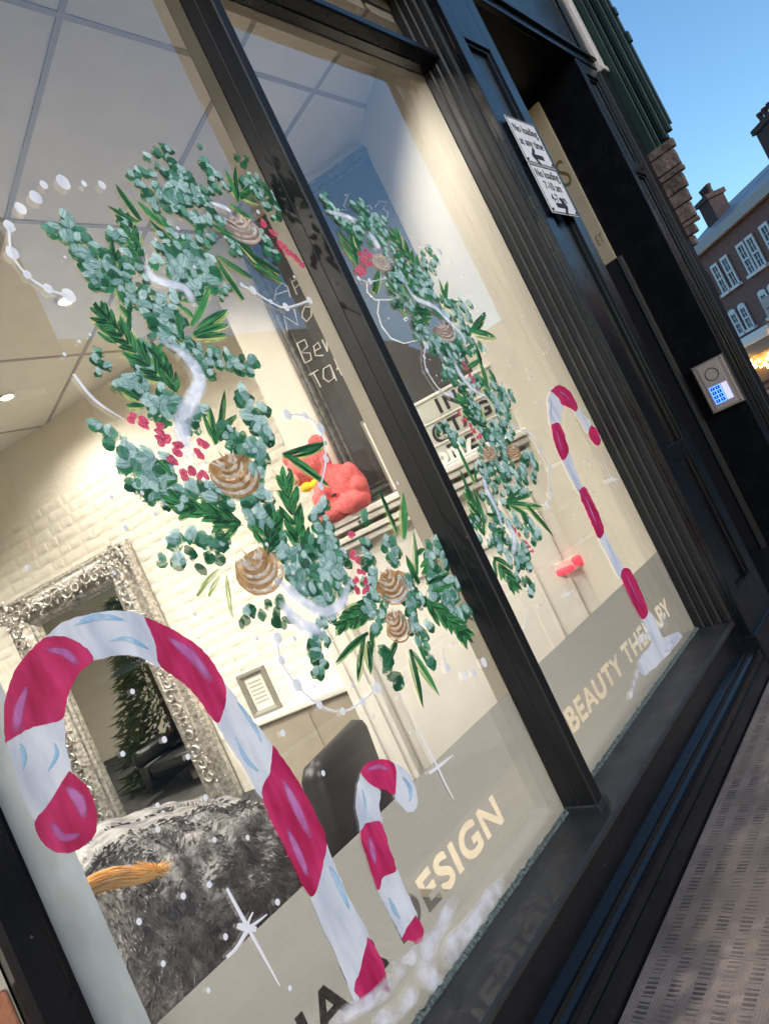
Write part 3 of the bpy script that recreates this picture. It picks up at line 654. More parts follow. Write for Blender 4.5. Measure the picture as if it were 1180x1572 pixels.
ln = tag(wframe('white_word_ornament', 0), 'small white cut-out lettering standing in front of the light box', 'ornament')
wtext('only', [2.29, 2.36, 2.42, 2.45], 1.018, 1.425, .115, white_l, ln, thick=.006, sx=1.0)
box('base', (2.28, 2.60, -1.03, -1.005, 1.4015, 1.418), white_l, ln, .004)

def plush(parent):
    def P(s, o, z): return (s, -o, z)
    bm = bmesh.new()
    for (s, o, z, r) in ((1.71, .93, 1.545, (.135, .12, .15)), (1.69, .93, 1.60, (.11, .10, .11)), (1.57, .95, 1.765, (.135, .115, .115)), (1.62, .94, 1.68, (.09, .085, .08)), (1.50, .985, 1.735, (.062, .06, .055)), (1.475, .94, 1.86, (.05, .03, .05)), (1.66, .92, 1.875, (.05, .03, .05)),
                         (1.62, 1.01, 1.60, (.055, .06, .075)), (1.585, 1.04, 1.545, (.05, .05, .06)), (1.80, .99, 1.60, (.05, .06, .08)), (1.825, 1.02, 1.53, (.048, .05, .055)), (1.63, 1.01, 1.455, (.085, .09, .062)), (1.57, 1.05, 1.455, (.062, .06, .058)), (1.77, 1.01, 1.455, (.085, .09, .062)), (1.735, 1.06, 1.455, (.062, .05, .06))):
        ball(bm, P(s, o, z), r, 20, 14)
    t0 = bpy.data.meshes.new('t'); bm.to_mesh(t0); bm.free(); to = bpy.data.objects.new('t', t0); col.objects.link(to)
    md = to.modifiers.new('r', 'REMESH'); md.mode = 'VOXEL'; md.voxel_size = .008; ms_ = to.modifiers.new('s', 'SMOOTH'); ms_.iterations = 3
    dg = bpy.context.evaluated_depsgraph_get(); me = bpy.data.meshes.new_from_object(to.evaluated_get(dg)); bpy.data.objects.remove(to)
    me.materials.clear(); me.materials.append(M['coral'])
    for p in me.polygons: p.use_smooth = True
    for v in me.vertices: v.co += v.normal * (.003 * mnoise.noise(v.co * 50) + .003 * mnoise.noise(v.co * 160))
    me.name = 'body'; o = bpy.data.objects.new('body', me); link(o, parent)
    bm = bmesh.new(); ball(bm, P(1.485, 1.025, 1.728), (.042, .038, .038), 14, 10); obj('snout', bm, mat('peach_plush', (.85, .42, .32), .9, bump=.5, bscale=150), parent, True)
    bm = bmesh.new(); ball(bm, P(1.462, 1.052, 1.742), (.014, .012, .011), 10, 8); obj('nose', bm, M['ink'], parent, True)
    for s in (1.485, 1.56):
        bm = bmesh.new(); ball(bm, P(s, 1.035 + (s - 1.485) * .15, 1.79), .012, 10, 8); obj('eye', bm, M['ink'], parent, True)
    bm = bmesh.new(); ball(bm, P(1.53, 1.02, 1.655), (.038, .03, .03), 12, 8); ball(bm, P(1.59, 1.03, 1.645), (.034, .027, .03), 12, 8); obj('yellow_bow', bm, M['yellow'], parent, True)
    bm = bmesh.new(); bx(bm, 1.66, 1.69, -1.062, -1.05, 1.53, 1.546, bev=.003); obj('stitched_patch', bm, M['ink'], parent)
bear = tag(wframe('plush_bear', 0), 'coral red plush bear sitting on the mantel shelf below the chalkboard', 'plush toy'); plush(bear)

# ---- floor mirror with broad ornate silver frame
mir = tag(wframe('ornate_mirror', 0), 'tall mirror in a broad carved silver frame against the cream brick wall', 'mirror')
ms0, ms1, mz0, mz1, mf = -2.05, -.55, -.36, 2.105, .30
box('mirror_glass', (ms0 + mf - .02, ms1 - mf + .02, -.03, -.016, mz0 + mf - .02, mz1 - mf + .02), M['mirror'], mir)
mould_frame(mir, ms0, ms1, mz0, mz1, mf, -.015, [(0, 0), (0, .05), (.06, .075), (.12, .075), (.16, .06), (.24, .062), (.3, .10), (.42, .115), (.6, .105), (.72, .07), (.78, .055), (.82, .065), (.9, .06), (.95, .04), (1, .035), (1, .015)], M['silver'])
bm = bmesh.new(); r2 = random.Random(3)
def carve(s, z, k, sc_=1.0):
    # one acanthus scroll: a rising spiral with leaves thrown off it
    y = -.118; a0 = r2.uniform(0, 6.28); hand = 1 if k % 2 else -1; P = []
    for q in range(15):
        a = a0 + hand * q * .52; rr = (.060 - .0038 * q) * sc_; P.append((s + rr * math.cos(a), y - .004 - .0016 * q, z + rr * math.sin(a)))
    tube(bm, P, [(.006 + .0065 * math.sin(math.pi * min(1, (q + 2) / 12))) * sc_ for q in range(15)], 6)
    for q in range(4):
        a = a0 + q * 1.57 + r2.uniform(-.3, .3); d = Vector((math.cos(a), 0, math.sin(a))); c = Vector((s, y, z)) + d * .062 * sc_; e = Vector((-d.z, 0, d.x))
        vs = [bm.verts.new(c - d * .03 * sc_), bm.verts.new(c + e * .016 * sc_ - Vector((0, .006, 0))), bm.verts.new(c + d * .034 * sc_ + e * .012 * hand), bm.verts.new(c - e * .016 * sc_ - Vector((0, .006, 0))), bm.verts.new(c - Vector((0, .02, 0)))]
        for i in range(4): bm.faces.new((vs[i], vs[(i+1) % 4], vs[4]))
mid = mf * .5
n_ = 0
for t in np.arange(ms0 + .12, ms1 - .10, .115): carve(t, mz1 - mid + .02 * math.sin(t * 17), n_, r2.uniform(.8, 1.25)); n_ += 1
for t in np.arange(.1, mz1 - .25, .115):
    carve(ms0 + mid + .015 * math.sin(t * 17), t, n_, r2.uniform(.8, 1.25)); carve(ms1 - mid + .015 * math.sin(t * 15), t, n_ + 5, r2.uniform(.8, 1.25)); n_ += 1
for c in ((ms0 + .13, mz1 - .13), (ms1 - .13, mz1 - .13)):
    for q in range(7):
        a = q * .9; carve(c[0] + .075 * math.cos(a), c[1] + .075 * math.sin(a), q, 1.0)
obj('carved_ornament', bm, M['silver'], mir, True)
bm = bmesh.new(); bmesh.ops.create_icosphere(bm, subdivisions=1, radius=.009)
me_bead = bpy.data.meshes.new('bead'); bm.to_mesh(me_bead); bm.free()
bm = bmesh.new()
for t in np.arange(ms0 + .02, ms1 - .01, .022): bmesh.ops.create_icosphere(bm, subdivisions=1, radius=.009, matrix=Matrix.Translation((t, -.09, mz1 - .027)))
for t in np.arange(.0, mz1 - .03, .022):
    for s in (ms0 + .027, ms1 - .027): bmesh.ops.create_icosphere(bm, subdivisions=1, radius=.009, matrix=Matrix.Translation((s, -.09, t)))
b_ = obj('beading', bm, M['silver'], mir, True); b_['kind'] = 'stuff'

# ---- low cabinet with photo frame, black salon chairs, furry chair, hair
cab = tag(wframe('low_cabinet', 0), 'low taupe cabinet with a cream top between the mirror and the fireplace', 'cabinet')
box('body', (.10, 1.10, -.46, .0, -.4, .38), M['taupe'], cab, .004); box('top', (.06, 1.12, -.50, .0, .382, .43), M['white_trim'], cab, .01)
box('door', (.14, .58, -.468, -.461, -.3, .34), M['taupe'], cab, .004); box('door', (.62, 1.06, -.468, -.461, -.3, .34), M['taupe'], cab, .004)
pf = tag(wframe('photo_frame', 0), 'small grey photo frame standing on the low cabinet', 'frame')
mould_frame(pf, .13, .37, .432, .76, .04, -.40, [(0, 0), (0, .03), (.5, .034), (1, .02), (1, 0)], M['greytrim']); box('picture', (.16, .34, -.409, -.402, .46, .735), M['paper'], pf)
box('stand', (.24, .27, -.398, -.34, .4315, .65), M['greytrim'], pf)
bm = bmesh.new()
for k in range(6): bx(bm, .19, .30, -.4102, -.4095, .52 + k * .03, .53 + k * .03)
obj('printed_lines', bm, mat('faint_ink', (.35, .34, .32), .8), pf)

def salon_chair(name, loc, rz, label, sx=1.0):
    c = tag(empty(name, loc, rz), label, 'chair')
    bm = bmesh.new(); bx(bm, -.30, .30, -.27, .27, .42, .56, bev=.05); obj('seat', bm, M['leather'], c, True)
    bm = bmesh.new(); bx(bm, -.32, .32, .20, .33, .50, 1.16, bev=.062)
    for v in bm.verts:
        if v.co.z > .8: v.co.y += (v.co.z - .8) * .25; v.co.x *= 1 - (v.co.z - .8) ** 2 * 1.6
    obj('backrest', bm, M['leather'], c, True)
    for s in (-1, 1):
        bm = bmesh.new(); bx(bm, s * .36 - .055, s * .36 + .055, -.30, .27, .58, .74, bev=.04); bx(bm, s * .36 - .05, s * .36 + .05, -.28, .25, .30, .585, bev=.03); obj('armrest', bm, M['leather'], c, True)
    bm = bmesh.new(); lathe(bm, [(.05, .06), (.05, .40)], 14); obj('pedestal', bm, M['steel'], c, True)
    bm = bmesh.new(); lathe(bm, [(.28, 0), (.28, .02), (.06, .06)], 24); obj('base', bm, M['steel'], c, True)
    return c
def plain_chair(name, px_l, px_r, y, label, top, rz):
    pass
# black chair back seen behind the canes
pb = PY(500, 1235, 2.75)
salon_chair('salon_chair', (pb.x - .10, 2.85, -.68), R(200), 'black leather salon chair between the large cane and the fireplace')
# chair and tree that show in the mirror
salon_chair('salon_chair', (1.25, 5.95, -.4), R(115), 'black leather armchair reflected in the silver framed mirror')
M['fir'] = mat('fir_needles', (.035, .07, .025), .7, c2=(.09, .11, .035), vscale=14)
tree = tag(empty('christmas_tree', (.35, 6.25, -.4)), 'dark green Christmas tree reflected in the mirror', 'tree')
bm = bmesh.new(); lathe(bm, [(.05, 0), (.04, 1.2), (.012, 2.3)], 8); obj('trunk', bm, mat('bark', (.10, .06, .04), .9), tree)
bm = bmesh.new(); r4 = random.Random(11)
for k in range(2600):
    h = r4.uniform(.2, 2.35); rr = (2.45 - h) * .34 * math.sqrt(r4.uniform(.15, 1)); a = r4.uniform(0, 6.283)
    p = Vector((rr * math.cos(a), rr * math.sin(a), h)); d = Vector((math.cos(a), math.sin(a), r4.uniform(-.5, .25))).normalized()
    s_ = d.cross(Zv).normalized() * .018; e = p + d * r4.uniform(.10, .2)
    v = [bm.verts.new(q) for q in (p - s_, p + s_, e)]; bm.faces.new(v)
    v = [bm.verts.new(q) for q in (p - Zv * .016, p + Zv * .016, e)]; bm.faces.new(v)
obj('crown', bm, M['fir'], tree)
tb = tag(empty('side_table', (.75, 6.1, -.4)), 'dark side table with a red bowl reflected in the mirror', 'table')
bm = bmesh.new(); lathe(bm, [(.26, .60), (.26, .63)], 20); obj('top', bm, M['ink'], tb); bm = bmesh.new(); lathe(bm, [(.16, 0), (.03, .03), (.03, .6)], 14); obj('stem', bm, M['ink'], tb)
bm = bmesh.new(); lathe(bm, [(.03, 0), (.09, .05), (.11, .10), (.10, .105), (.02, .03)], 16, (.75, 6.1, .231)); tag(obj('red_bowl', bm, mat('red_glaze', (.7, .05, .04), .3), None, True), 'red bowl on the side table in the mirror', 'bowl')

# furry throw over the nearest chair
M['fur'] = mat('grey_fur', (.27, .27, .28), .5, c2=(.075, .075, .082), vscale=22, bump=.9, bscale=55)
fc = tag(empty('fur_covered_chair', (1.2, 1.9, -.4)), 'chair under a shaggy grey crushed fur throw behind the largest cane', 'chair')
fc.matrix_world = Matrix.Identity(4)
out = [(112, 1345), (150, 1310), (205, 1280), (260, 1262), (310, 1246), (360, 1238), (405, 1238), (445, 1262), (475, 1320), (500, 1400), (520, 1480), (525, 1600), (180, 1620), (140, 1470)]
YF = 2.05
ctr = PY(340, 1480, YF); bm = bmesh.new(); rings = []
pts = []
for i in range(len(out)):
    a, b = out[i], out[(i+1) % len(out)]
    for q in range(6): pts.append((a[0] + (b[0]-a[0]) * q / 6, a[1] + (b[1]-a[1]) * q / 6))
NR = 26
for k in range(NR + 1):
    u = k / NR; ring = []
    for (px, py) in pts:
        e = PY(px, py, YF); p = ctr.lerp(e, math.sin(u * math.pi / 2)); p.y -= .26 * math.cos(u * math.pi / 2)
        nz = mnoise.noise(p * 14) * .018 + mnoise.noise(p * 38) * .012 + mnoise.noise(p * 85) * .006
        p.y -= nz * 1.2; p.z += nz * .7; ring.append(bm.verts.new(p))
    rings.append(ring)
for k in range(NR):
    n = len(pts)
    for i in range(n):
        bm.faces.new((rings[k][i], rings[k][(i+1) % n], rings[k+1][(i+1) % n], rings[k+1][i]))
bk = [bm.verts.new((v.co.x + .1, v.co.y + .4, v.co.z)) for v in rings[NR]]
for i in range(len(pts)): bm.faces.new((rings[NR][i], rings[NR][(i+1) % len(pts)], bk[(i+1) % len(pts)], bk[i]))
bmesh.ops.remove_doubles(bm, verts=bm.verts[:], dist=.0005)
bmesh.ops.recalc_face_normals(bm, faces=bm.faces[:])
fur_o = obj('fur_throw', bm, M['fur'], fc, True)
# tufts
bm = bmesh.new(); r5 = random.Random(5); mesh = fur_o.data
polys = list(mesh.polygons)
for k in range(11000):
    p = r5.choice(polys); c = p.center.copy(); n = p.normal
    d = (n * .5 + Vector((mnoise.noise(c * 9), mnoise.noise(c * 9 + Vector((5, 0, 0))), -.5 + mnoise.noise(c * 7)))).normalized()
    s_ = d.cross(n)
    if s_.length < 1e-4: continue
    s_ = s_.normalized() * r5.uniform(.0015, .003); L_ = r5.uniform(.010, .028)
    off_ = Vector((r5.uniform(-.01, .01), 0, r5.uniform(-.01, .01)))
    v = [bm.verts.new(c + off_ - s_), bm.verts.new(c + off_ + s_), bm.verts.new(c + off_ + d * L_ * .6 + s_ * .6 + n * .004), bm.verts.new(c + off_ + d * L_ + Vector((0, 0, -.006)))]
    bm.faces.new(v)
t_ = obj('fur_tufts', bm, M['fur'], fc); t_['kind'] = 'stuff'
box('seat_base', (.85, 1.5, 2.1, 2.6, -.4, .1), M['leather'], fc, .05)
def smooth_pts(P, n=4):
    out = []
    for i in range(len(P) - 1):
        a, b, c, d = P[max(i-1, 0)], P[i], P[i+1], P[min(i+2, len(P)-1)]
        for k in range(n):
            t = k / n; out.append(.5 * (2*b + (c-a)*t + (2*a-5*b+4*c-d)*t*t + (3*b-a-3*c+d)*t**3))
    return out + [P[-1]]
# ginger hair over the throw
M['hair'] = mat('ginger_hair', (.80, .47, .15), .4, c2=(.60, .30, .08), vscale=90)
bm = bmesh.new(); r6 = random.Random(9)
def hair_tube(q, rr):
    n0 = len(bm.faces); tube(bm, q, rr, 4); bm.faces.ensure_lookup_table(); mi = r6.choice((0, 0, 0, 1, 1, 2))
    for f in bm.faces[n0:]: f.material_index = mi
for k in range(330):
    u = r6.uniform(-1, 1); w_ = r6.uniform(-1, 1); x1 = 262 + r6.uniform(-60, 4); fl_ = r6.gauss(0, 1) * 3
    a = [(88, 1392 + 14 * u), (115, 1376 + 15 * u), (145, 1358 + 15 * u + 3 * w_), (180, 1347 + 14 * u + 4 * w_), (215, 1344 + 11 * u + 3 * w_), (240, 1338 + 8 * u), (x1, 1333 + 6 * u + r6.uniform(-5, 3) + fl_)]
    q = smooth_pts([PY(p[0], p[1] + r6.uniform(-1, 1), 1.69 + .06 * u * u + r6.uniform(0, .03)) for p in a]); hair_tube(q, [.0010] * (len(q) - 3) + [.0008, .0006, .0003])
for k in range(80):
    u = r6.uniform(-1, 1); a = [(100, 1385 + 6 * u), (124 + 4 * u, 1392), (140 + 5 * u, 1410), (150 + 6 * u, 1436 + r6.uniform(-14, 10))]
    q = smooth_pts([PY(p[0], p[1], 1.70 + r6.uniform(0, .02)) for p in a]); hair_tube(q, [.0009] * (len(q) - 2) + [.0006, .0003])
tag(obj('hair_lock', bm, [M['hair'], mat('blond_hair', (.92, .68, .34), .35), mat('copper_hair', (.48, .24, .07), .45)], None), 'long ginger lock of hair lying over the grey fur throw', 'hair')

# ---- downlights
def downlight(x, y, energy, label, vis=True):
    d = tag(empty('downlight', (x, y, CZ - .012)), label, 'downlight', 'ceiling downlights')
    bm = bmesh.new(); lathe(bm, [(.062, .0), (.062, -.008), (.045, -.010), (.042, .006)], 24); obj('trim_ring', bm, M['white_trim'], d, True)
    bm = bmesh.new(); lathe(bm, [(.040, .004), (.040, .0), (.02, -.004)], 20); obj('bulb', bm, M['bulb'], d, True)
    ld = bpy.data.lights.new('lamp', 'SPOT'); ld.energy = energy; ld.color = (1.0, .915, .79); ld.spot_size = R(150); ld.spot_blend = .6; ld.shadow_soft_size = .05
    lo = bpy.data.objects.new('lamp', ld); link(lo, d); lo.location = (0, 0, -.02)
downlight(2.22, 3.533, 48, 'lit downlight behind the upper left of the painted wreath')
downlight(2.249, 4.804, 48, 'lit downlight at the left edge above the brick wall')
_h = ray(352, 92); _h = _h / _h[2] * (CZ - HC); HL = (round(float(_h[0]), 3), round(float(_h[1]), 3))
downlight(HL[0], HL[1], 70, 'added unseen downlight behind the top of the mullion')  # added out of sight to brighten the window end of the room
for x, y in ((-.9, 1.95), (-.2, 2.6), (.3, 4.2), (.1, 6.5)):  # unseen lamps added so their bounce brightens the ceiling and room
    downlight(x, y, 95 if y < 2 else 200, {(-.9, 1.95): 'added unseen downlight near the front wall left of the window', (-.2, 2.6): 'added unseen downlight above the left front of the shop', (.3, 4.2): 'added unseen downlight over the middle of the shop', (.1, 6.5): 'added unseen downlight above the Christmas tree'}[(x, y)])

# red street reflection in the glass, imitated by small glowing shapes indoors
_s, _z = PW(887, 862, .97)
rl = tag(wframe('red_reflection', 0), 'added glowing red shapes standing in for a street reflection in the right pane', 'lamp')
M['redglow'] = emis('red_glow', (1.0, .05, .08), .55)
bm = bmesh.new(); bx(bm, _s - .03, _s + .03, -.985, -.945, _z - .015, _z + .032, bev=.014); obj('lens', bm, M['redglow'], rl, True)  # glowing shape for the reflection, not part of a lamp
bm = bmesh.new(); bx(bm, _s - .13, _s - .035, -.98, -.945, _z - .035, _z - .002, bev=.010); obj('side_glow', bm, M['redglow'], rl, True)
box('glow_back', (_s - .13, _s + .03, -.944, -.931, _z - .04, _z + .03), M['white_trim'], rl, .004)

# ================================================================== SIGNS AND INTERCOM
def text_mesh(body, size, m, thick=0.0, ext=.0005, align='CENTER', sx=1.0):
    cu = bpy.data.curves.new('t', 'FONT'); cu.body = body; cu.size = size; cu.extrude = ext; cu.offset = thick; cu.align_x = align
    o = bpy.data.objects.new('t', cu); col.objects.link(o); dg = bpy.context.evaluated_depsgraph_get()
    me = bpy.data.meshes.new_from_object(o.evaluated_get(dg)); bpy.data.objects.remove(o); bpy.data.curves.remove(cu)
    me.materials.clear(); me.materials.append(m); me.transform(Matrix.Scale(sx, 4, (1, 0, 0))); return me
M['signwhite'] = mat('sign_white', (.62, .62, .66), .45, var=.08, vscale=8)
def arrow(bm, cx_, cz_, L_, d, y):
    h = L_ / 2; t = .012
    prism(bm, [(cx_ - h * d, cz_ - t), (cx_ + h * .9 * d, cz_ - t), (cx_ + h * .9 * d, cz_ + t), (cx_ - h * d, cz_ + t)], 'y', y, y + .0008)
    for s in (-1, 1):
        prism(bm, [(cx_ + h * d, cz_), (cx_ + (h - .042) * d, cz_ + s * .046), (cx_ + (h - .06) * d, cz_ + s * .036), (cx_ + (h - .028) * d, cz_)], 'y', y - .0002, y + .0006)
def plate(label, z0, z1, lines, dirn, name='traffic_plate'):
    x0, x1 = 3.025, 3.315; y = 1.035
    o = tag(empty(name, ((x0+x1)/2, 1.05, z0)), label, 'sign', 'loading signs on the pilaster'); o.matrix_world = Matrix.Identity(4)
    box('plate', (x0, x1, y, y + .004, z0, z1), M['signwhite'], o, .0015)
    bm = bmesh.new(); t = .005
    bx(bm, x0 + .004, x1 - .004, y - .001, y - .0002, z1 - .004 - t, z1 - .004); bx(bm, x0 + .004, x1 - .004, y - .001, y - .0002, z0 + .004, z0 + .004 + t)
    bx(bm, x0 + .004, x0 + .004 + t, y - .0011, y - .0003, z0 + .0095, z1 - .0095); bx(bm, x1 - .004 - t, x1 - .004, y - .0011, y - .0003, z0 + .0095, z1 - .0095)
    obj('border', bm, M['ink'], o)
    for i, (s_, z) in enumerate(lines):
        inst('sign_text', text_mesh(s_, .060, M['ink'], .0003, .0004, 'CENTER', .88), o, ((x0+x1)/2, y - .001, z), (R(90), 0, 0))
    bm = bmesh.new(); arrow(bm, (x0+x1)/2, z0 + .045, .12, dirn, y - .0012); obj('arrow', bm, M['ink'], o)
    for xx in (x0 + .02, x1 - .02):
        bm = bmesh.new(); ball(bm, (xx, y, z0 + .018), .007, 8, 6); obj('fixing_bolt', bm, M['ink'], o)
    box('backing', (x0 + .02, x1 - .02, y + .0045, 1.0535, z0 + .02, z1 - .02), M['black'], o)
plate('upper white plate reading No loading at any time with left arrow', 2.412, 2.65, [('No loading', 2.575), ('at any time', 2.508)], -1)
plate('lower white plate reading No loading 7-10 am 4-7 pm with right arrow', 2.16, 2.409, [('No loading', 2.345), ('7-10 am', 2.283), ('4-7 pm', 2.222)], 1)
# cream sign inside the porch, on the far reveal (its right-hand letters show past the pilaster)
cs = tag(empty('cream_sign', (4.67, 1.45, 2.2)), 'tall cream signboard with gold letters inside the dark doorway', 'sign'); cs.matrix_world = Matrix.Identity(4)
M['creamsign'] = mat('cream_sign_board', (.36, .31, .23), .6, var=.08); M['gold'] = mat('dull_gold', (.16, .12, .04), .5, metal=.3)
box('board', (4.662, 4.6795, 1.365, 1.60, 2.20, 3.36), M['creamsign'], cs, .003)
def reveal_text(body, y_right, z, size, sx=1.0):
    me = text_mesh(body, size, M['gold'], -.002, .001, 'RIGHT', sx)
    o = inst('sign_text', me, cs); o.matrix_world = Matrix(((0, 0, -1, 4.6612), (-1, 0, 0, y_right), (0, 1, 0, z), (0, 0, 0, 1)))
reveal_text('S', 1.385, 2.78, .26, .62); reveal_text('ET', 1.378, 2.33, .10, .45)
# intercom
ic = tag(empty('intercom', (4.67, 1.16, 1.18)), 'steel door intercom with round speaker and glowing blue keypad on the door reveal', 'intercom'); ic.matrix_world = Matrix.Identity(4)
iy0, iy1, iz0, iz1 = 1.066, 1.252, 1.022, 1.336
box('back_box', (4.645, 4.6815, iy0 - .006, iy1 + .012, iz0 - .006, iz1 + .006), mat('dark_steel', (.10, .09, .085), .4, metal=.6), ic, .003)
box('front_plate', (4.632, 4.6445, iy0, iy1, iz0, iz1), M['steel'], ic, .003)
box('centre_plate', (4.629, 4.6315, iy0 + .03, iy1 - .028, iz0 + .012, iz1 - .012), mat('satin_steel', (.50, .43, .40), .45, metal=.4), ic, .001)
bm = bmesh.new()
for k in range(28):
    a0, a1 = k * 2*math.pi/28, (k+1) * 2*math.pi/28; c_ = (iy0 + .093, iz1 - .085)
    prism(bm, [(c_[0] + .036*math.cos(a0), c_[1] + .036*math.sin(a0)), (c_[0] + .036*math.cos(a1), c_[1] + .036*math.sin(a1)), (c_[0] + .0405*math.cos(a1), c_[1] + .0405*math.sin(a1)), (c_[0] + .0405*math.cos(a0), c_[1] + .0405*math.sin(a0))], 'x', 4.6275, 4.629)
obj('speaker_ring', bm, M['ink'], ic)
M['keyglow'] = emis('blue_key_backlight', (.04, .12, 1.0), 2.2); M['lilacglow'] = emis('pale_label_light', (.35, .36, .85), .55)
ky0, ky1, kz0, kz1 = iy0 + .078, iy0 + .146, iz0 + .045, iz0 + .155
kp = box('keypad_backlight', (4.6275, 4.629, ky0, ky1, kz0, kz1), M['keyglow'], ic)
box('name_strip', (4.6277, 4.629, iy0 + .038, iy0 + .074, kz0, kz1), M['lilacglow'], ic)
dk = mat('dark_key', (.01, .02, .06), .4)
for r_ in range(4):
    for k in range(2):
        y = ky0 + .006 + k * .031; z = kz0 + .006 + r_ * .0265
        b = box('key', (4.625, 4.6273, y, y + .025, z, z + .020), dk, ic, .001)
        bm = bmesh.new(); bx(bm, 4.6244, 4.6249, y + .010, y + .015, z + .005, z + .015); obj('key_mark', bm, M['keyglow'], b)
for y in (iy0 + .012, iy1 - .012):
    for z in (iz0 + .012, iz1 - .012):
        bm = bmesh.new(); ball(bm, (4.632, y, z), .004, 8, 6); obj('screw', bm, M['ink'], ic)

# ================================================================== FROSTED BANDS WITH CUT-OUT LETTERS
def band(x0, x1, z0, z1, body, tx0, tx1, tz0, tz1, label):
    cu = bpy.data.curves.new('t', 'FONT'); cu.body = body; cu.size = .1; cu.space_character = 1.12
    o = bpy.data.objects.new('t', cu); col.objects.link(o); dg = bpy.context.evaluated_depsgraph_get()
    c2 = o.evaluated_get(dg).to_curve(dg)
    pts_all = []; polys = []
    for s in c2.splines:
        P = [p for p in s.bezier_points]; n = len(P); poly = []
        for i in range(n):
            a, b = P[i], P[(i+1) % n]
            straight = a.handle_right_type == 'VECTOR' and b.handle_left_type == 'VECTOR'
            for q in range(1 if straight else 5):
                t = q / 5; p = (1-t)**3 * a.co + 3*(1-t)**2*t * a.handle_right + 3*(1-t)*t*t * b.handle_left + t**3 * b.co; poly.append((p.x, p.y))
        polys.append(poly); pts_all += poly
    bpy.data.objects.remove(o)
    ax0, ax1 = min(p[0] for p in pts_all), max(p[0] for p in pts_all); az0, az1 = min(p[1] for p in pts_all), max(p[1] for p in pts_all)
    cv = bpy.data.curves.new('band', 'CURVE'); cv.dimensions = '2D'; cv.fill_mode = 'BOTH'
    def addp(poly):
        s = cv.splines.new('POLY'); s.points.add(len(poly) - 1)
        for k, p in enumerate(poly): s.points[k].co = (p[0], p[1], 0, 1)
        s.use_cyclic_u = True
    def area(q): return sum(q[i][0]*q[(i+1) % len(q)][1] - q[(i+1) % len(q)][0]*q[i][1] for i in range(len(q))) / 2
    def grow(q, w):       # bolder strokes: push outer contours out and counters in
        n = len(q); r = []; sgn = 1 if area(q) > 0 else -1
        for i in range(n):
            a = Vector(q[i-1]); b = Vector(q[i]); c = Vector(q[(i+1) % n]); d = (c - a)
            if d.length < 1e-9: r.append(q[i]); continue
            d.normalize(); r.append((b.x + d.y * w * sgn0, b.y - d.x * w * sgn0))
        return r
    sgn0 = 1 if area(max(polys, key=lambda q: abs(area(q)))) > 0 else -1
    addp([(x0, z0), (x1, z0), (x1, z1), (x0, z1)])
    for poly in polys:
        q = [(tx0 + (p[0]-ax0) / (ax1-ax0) * (tx1-tx0), tz0 + (p[1]-az0) / (az1-az0) * (tz1-tz0)) for p in poly]
        addp(grow(q, .0042))
    ob = bpy.data.objects.new('b', cv); col.objects.link(ob); dg = bpy.context.evaluated_depsgraph_get()
    me = bpy.data.meshes.new_from_object(ob.evaluated_get(dg)); bpy.data.objects.remove(ob)
    me.materials.clear(); me.materials.append(M['frost']); me.name = 'frosted_band'
    me.transform(Matrix(((1, 0, 0, 0), (0, 0, -1, YG + .0045), (0, 1, 0, 0), (0, 0, 0, 1))))
    b = bpy.data.objects.new('frosted_band', me); link(b); tag(b, label, 'window film'); return b
frs = tag(box('painted_frost_strip', (.305, .381, YG - .0024, YG - .0012, .247, 3.0), None), 'pale bluish frost strip along the left edge of the left pane', 'window painting')
band(.381, 1.572, .24, .622, 'HAIR DESIGN', .545, 1.322, .376, .450, 'grey frosted film across the foot of the left pane with HAIR DESIGN cut out')
band(1.618, 2.948, .24, .622, 'BEAUTY THERAPY', 1.78, 2.80, .38, .452, 'grey frosted film across the foot of the right pane with BEAUTY THERAPY cut out')

# ================================================================== PAINT ON THE GLASS
Mp = {}
Mp['teal'] = paint_mat('eucalyptus_paint', (.05, .21, .18), (.50, .70, .72), (2.2, 1, 9), .26, .44, pos=(.18, .70), vary=.30, radial=True, bumpk=.05, minalpha=.25)
Mp['midgreen'] = paint_mat('mid_green_paint', (.012, .13, .07), (.14, .36, .27), (2.2, 1, 9), .26, .44, pos=(.18, .72), vary=.30, radial=True, bumpk=.05, minalpha=.25)
Mp['dgreen'] = paint_mat('dark_leaf_paint', (.004, .055, .026), (.03, .20, .09), (30, 1, 40), .34, .50, vary=.2, bumpk=.05, minalpha=.15)
Mp['fern'] = paint_mat('fern_paint', (.003, .040, .022), (.07, .33, .11), (1.6, 1, 9), .30, .40, pos=(.40, .68), vary=.15)
Mp['fernlight'] = paint_mat('fern_light_paint', (.16, .30, .08), (.55, .58, .28), (1.6, 1, 8), .36, .52)
Mp['white'] = paint_mat('white_window_paint', (.44, .49, .62), (.66, .70, .78), (30, 1, 7), .16, .28, pos=(.28, .62), minalpha=.78)
Mp['ribbon'] = paint_mat('ribbon_paint', (.50, .58, .74), (.74, .79, .90), (40, 1, 40), .26, .44, pos=(.35, .65), minalpha=.55, edge=True)
Mp['pink'] = paint_mat('magenta_paint', (.34, .005, .065), (.60, .04, .18), (34, 1, 8), .16, .26, pos=(.32, .72), minalpha=.75)
Mp['lilac'] = paint_mat('lilac_highlight', (.42, .09, .34), (.52, .22, .52), (40, 1, 14), .25, .55, pos=(.3, .7), minalpha=.55, edge=True)
Mp['blue'] = paint_mat('blue_shade_paint', (.20, .45, .68), (.52, .66, .80), (40, 1, 14), .25, .55, pos=(.35, .7), minalpha=.5, edge=True)
Mp['berry'] = paint_mat('berry_paint', (.42, .03, .10), (.66, .16, .24), (3, 1, 5), .2, .32)
Mp['brown'] = paint_mat('rose_brown_paint', (.26, .14, .055), (.50, .34, .18), (30, 1, 30), .28, .50, bumpk=.05, minalpha=.35)
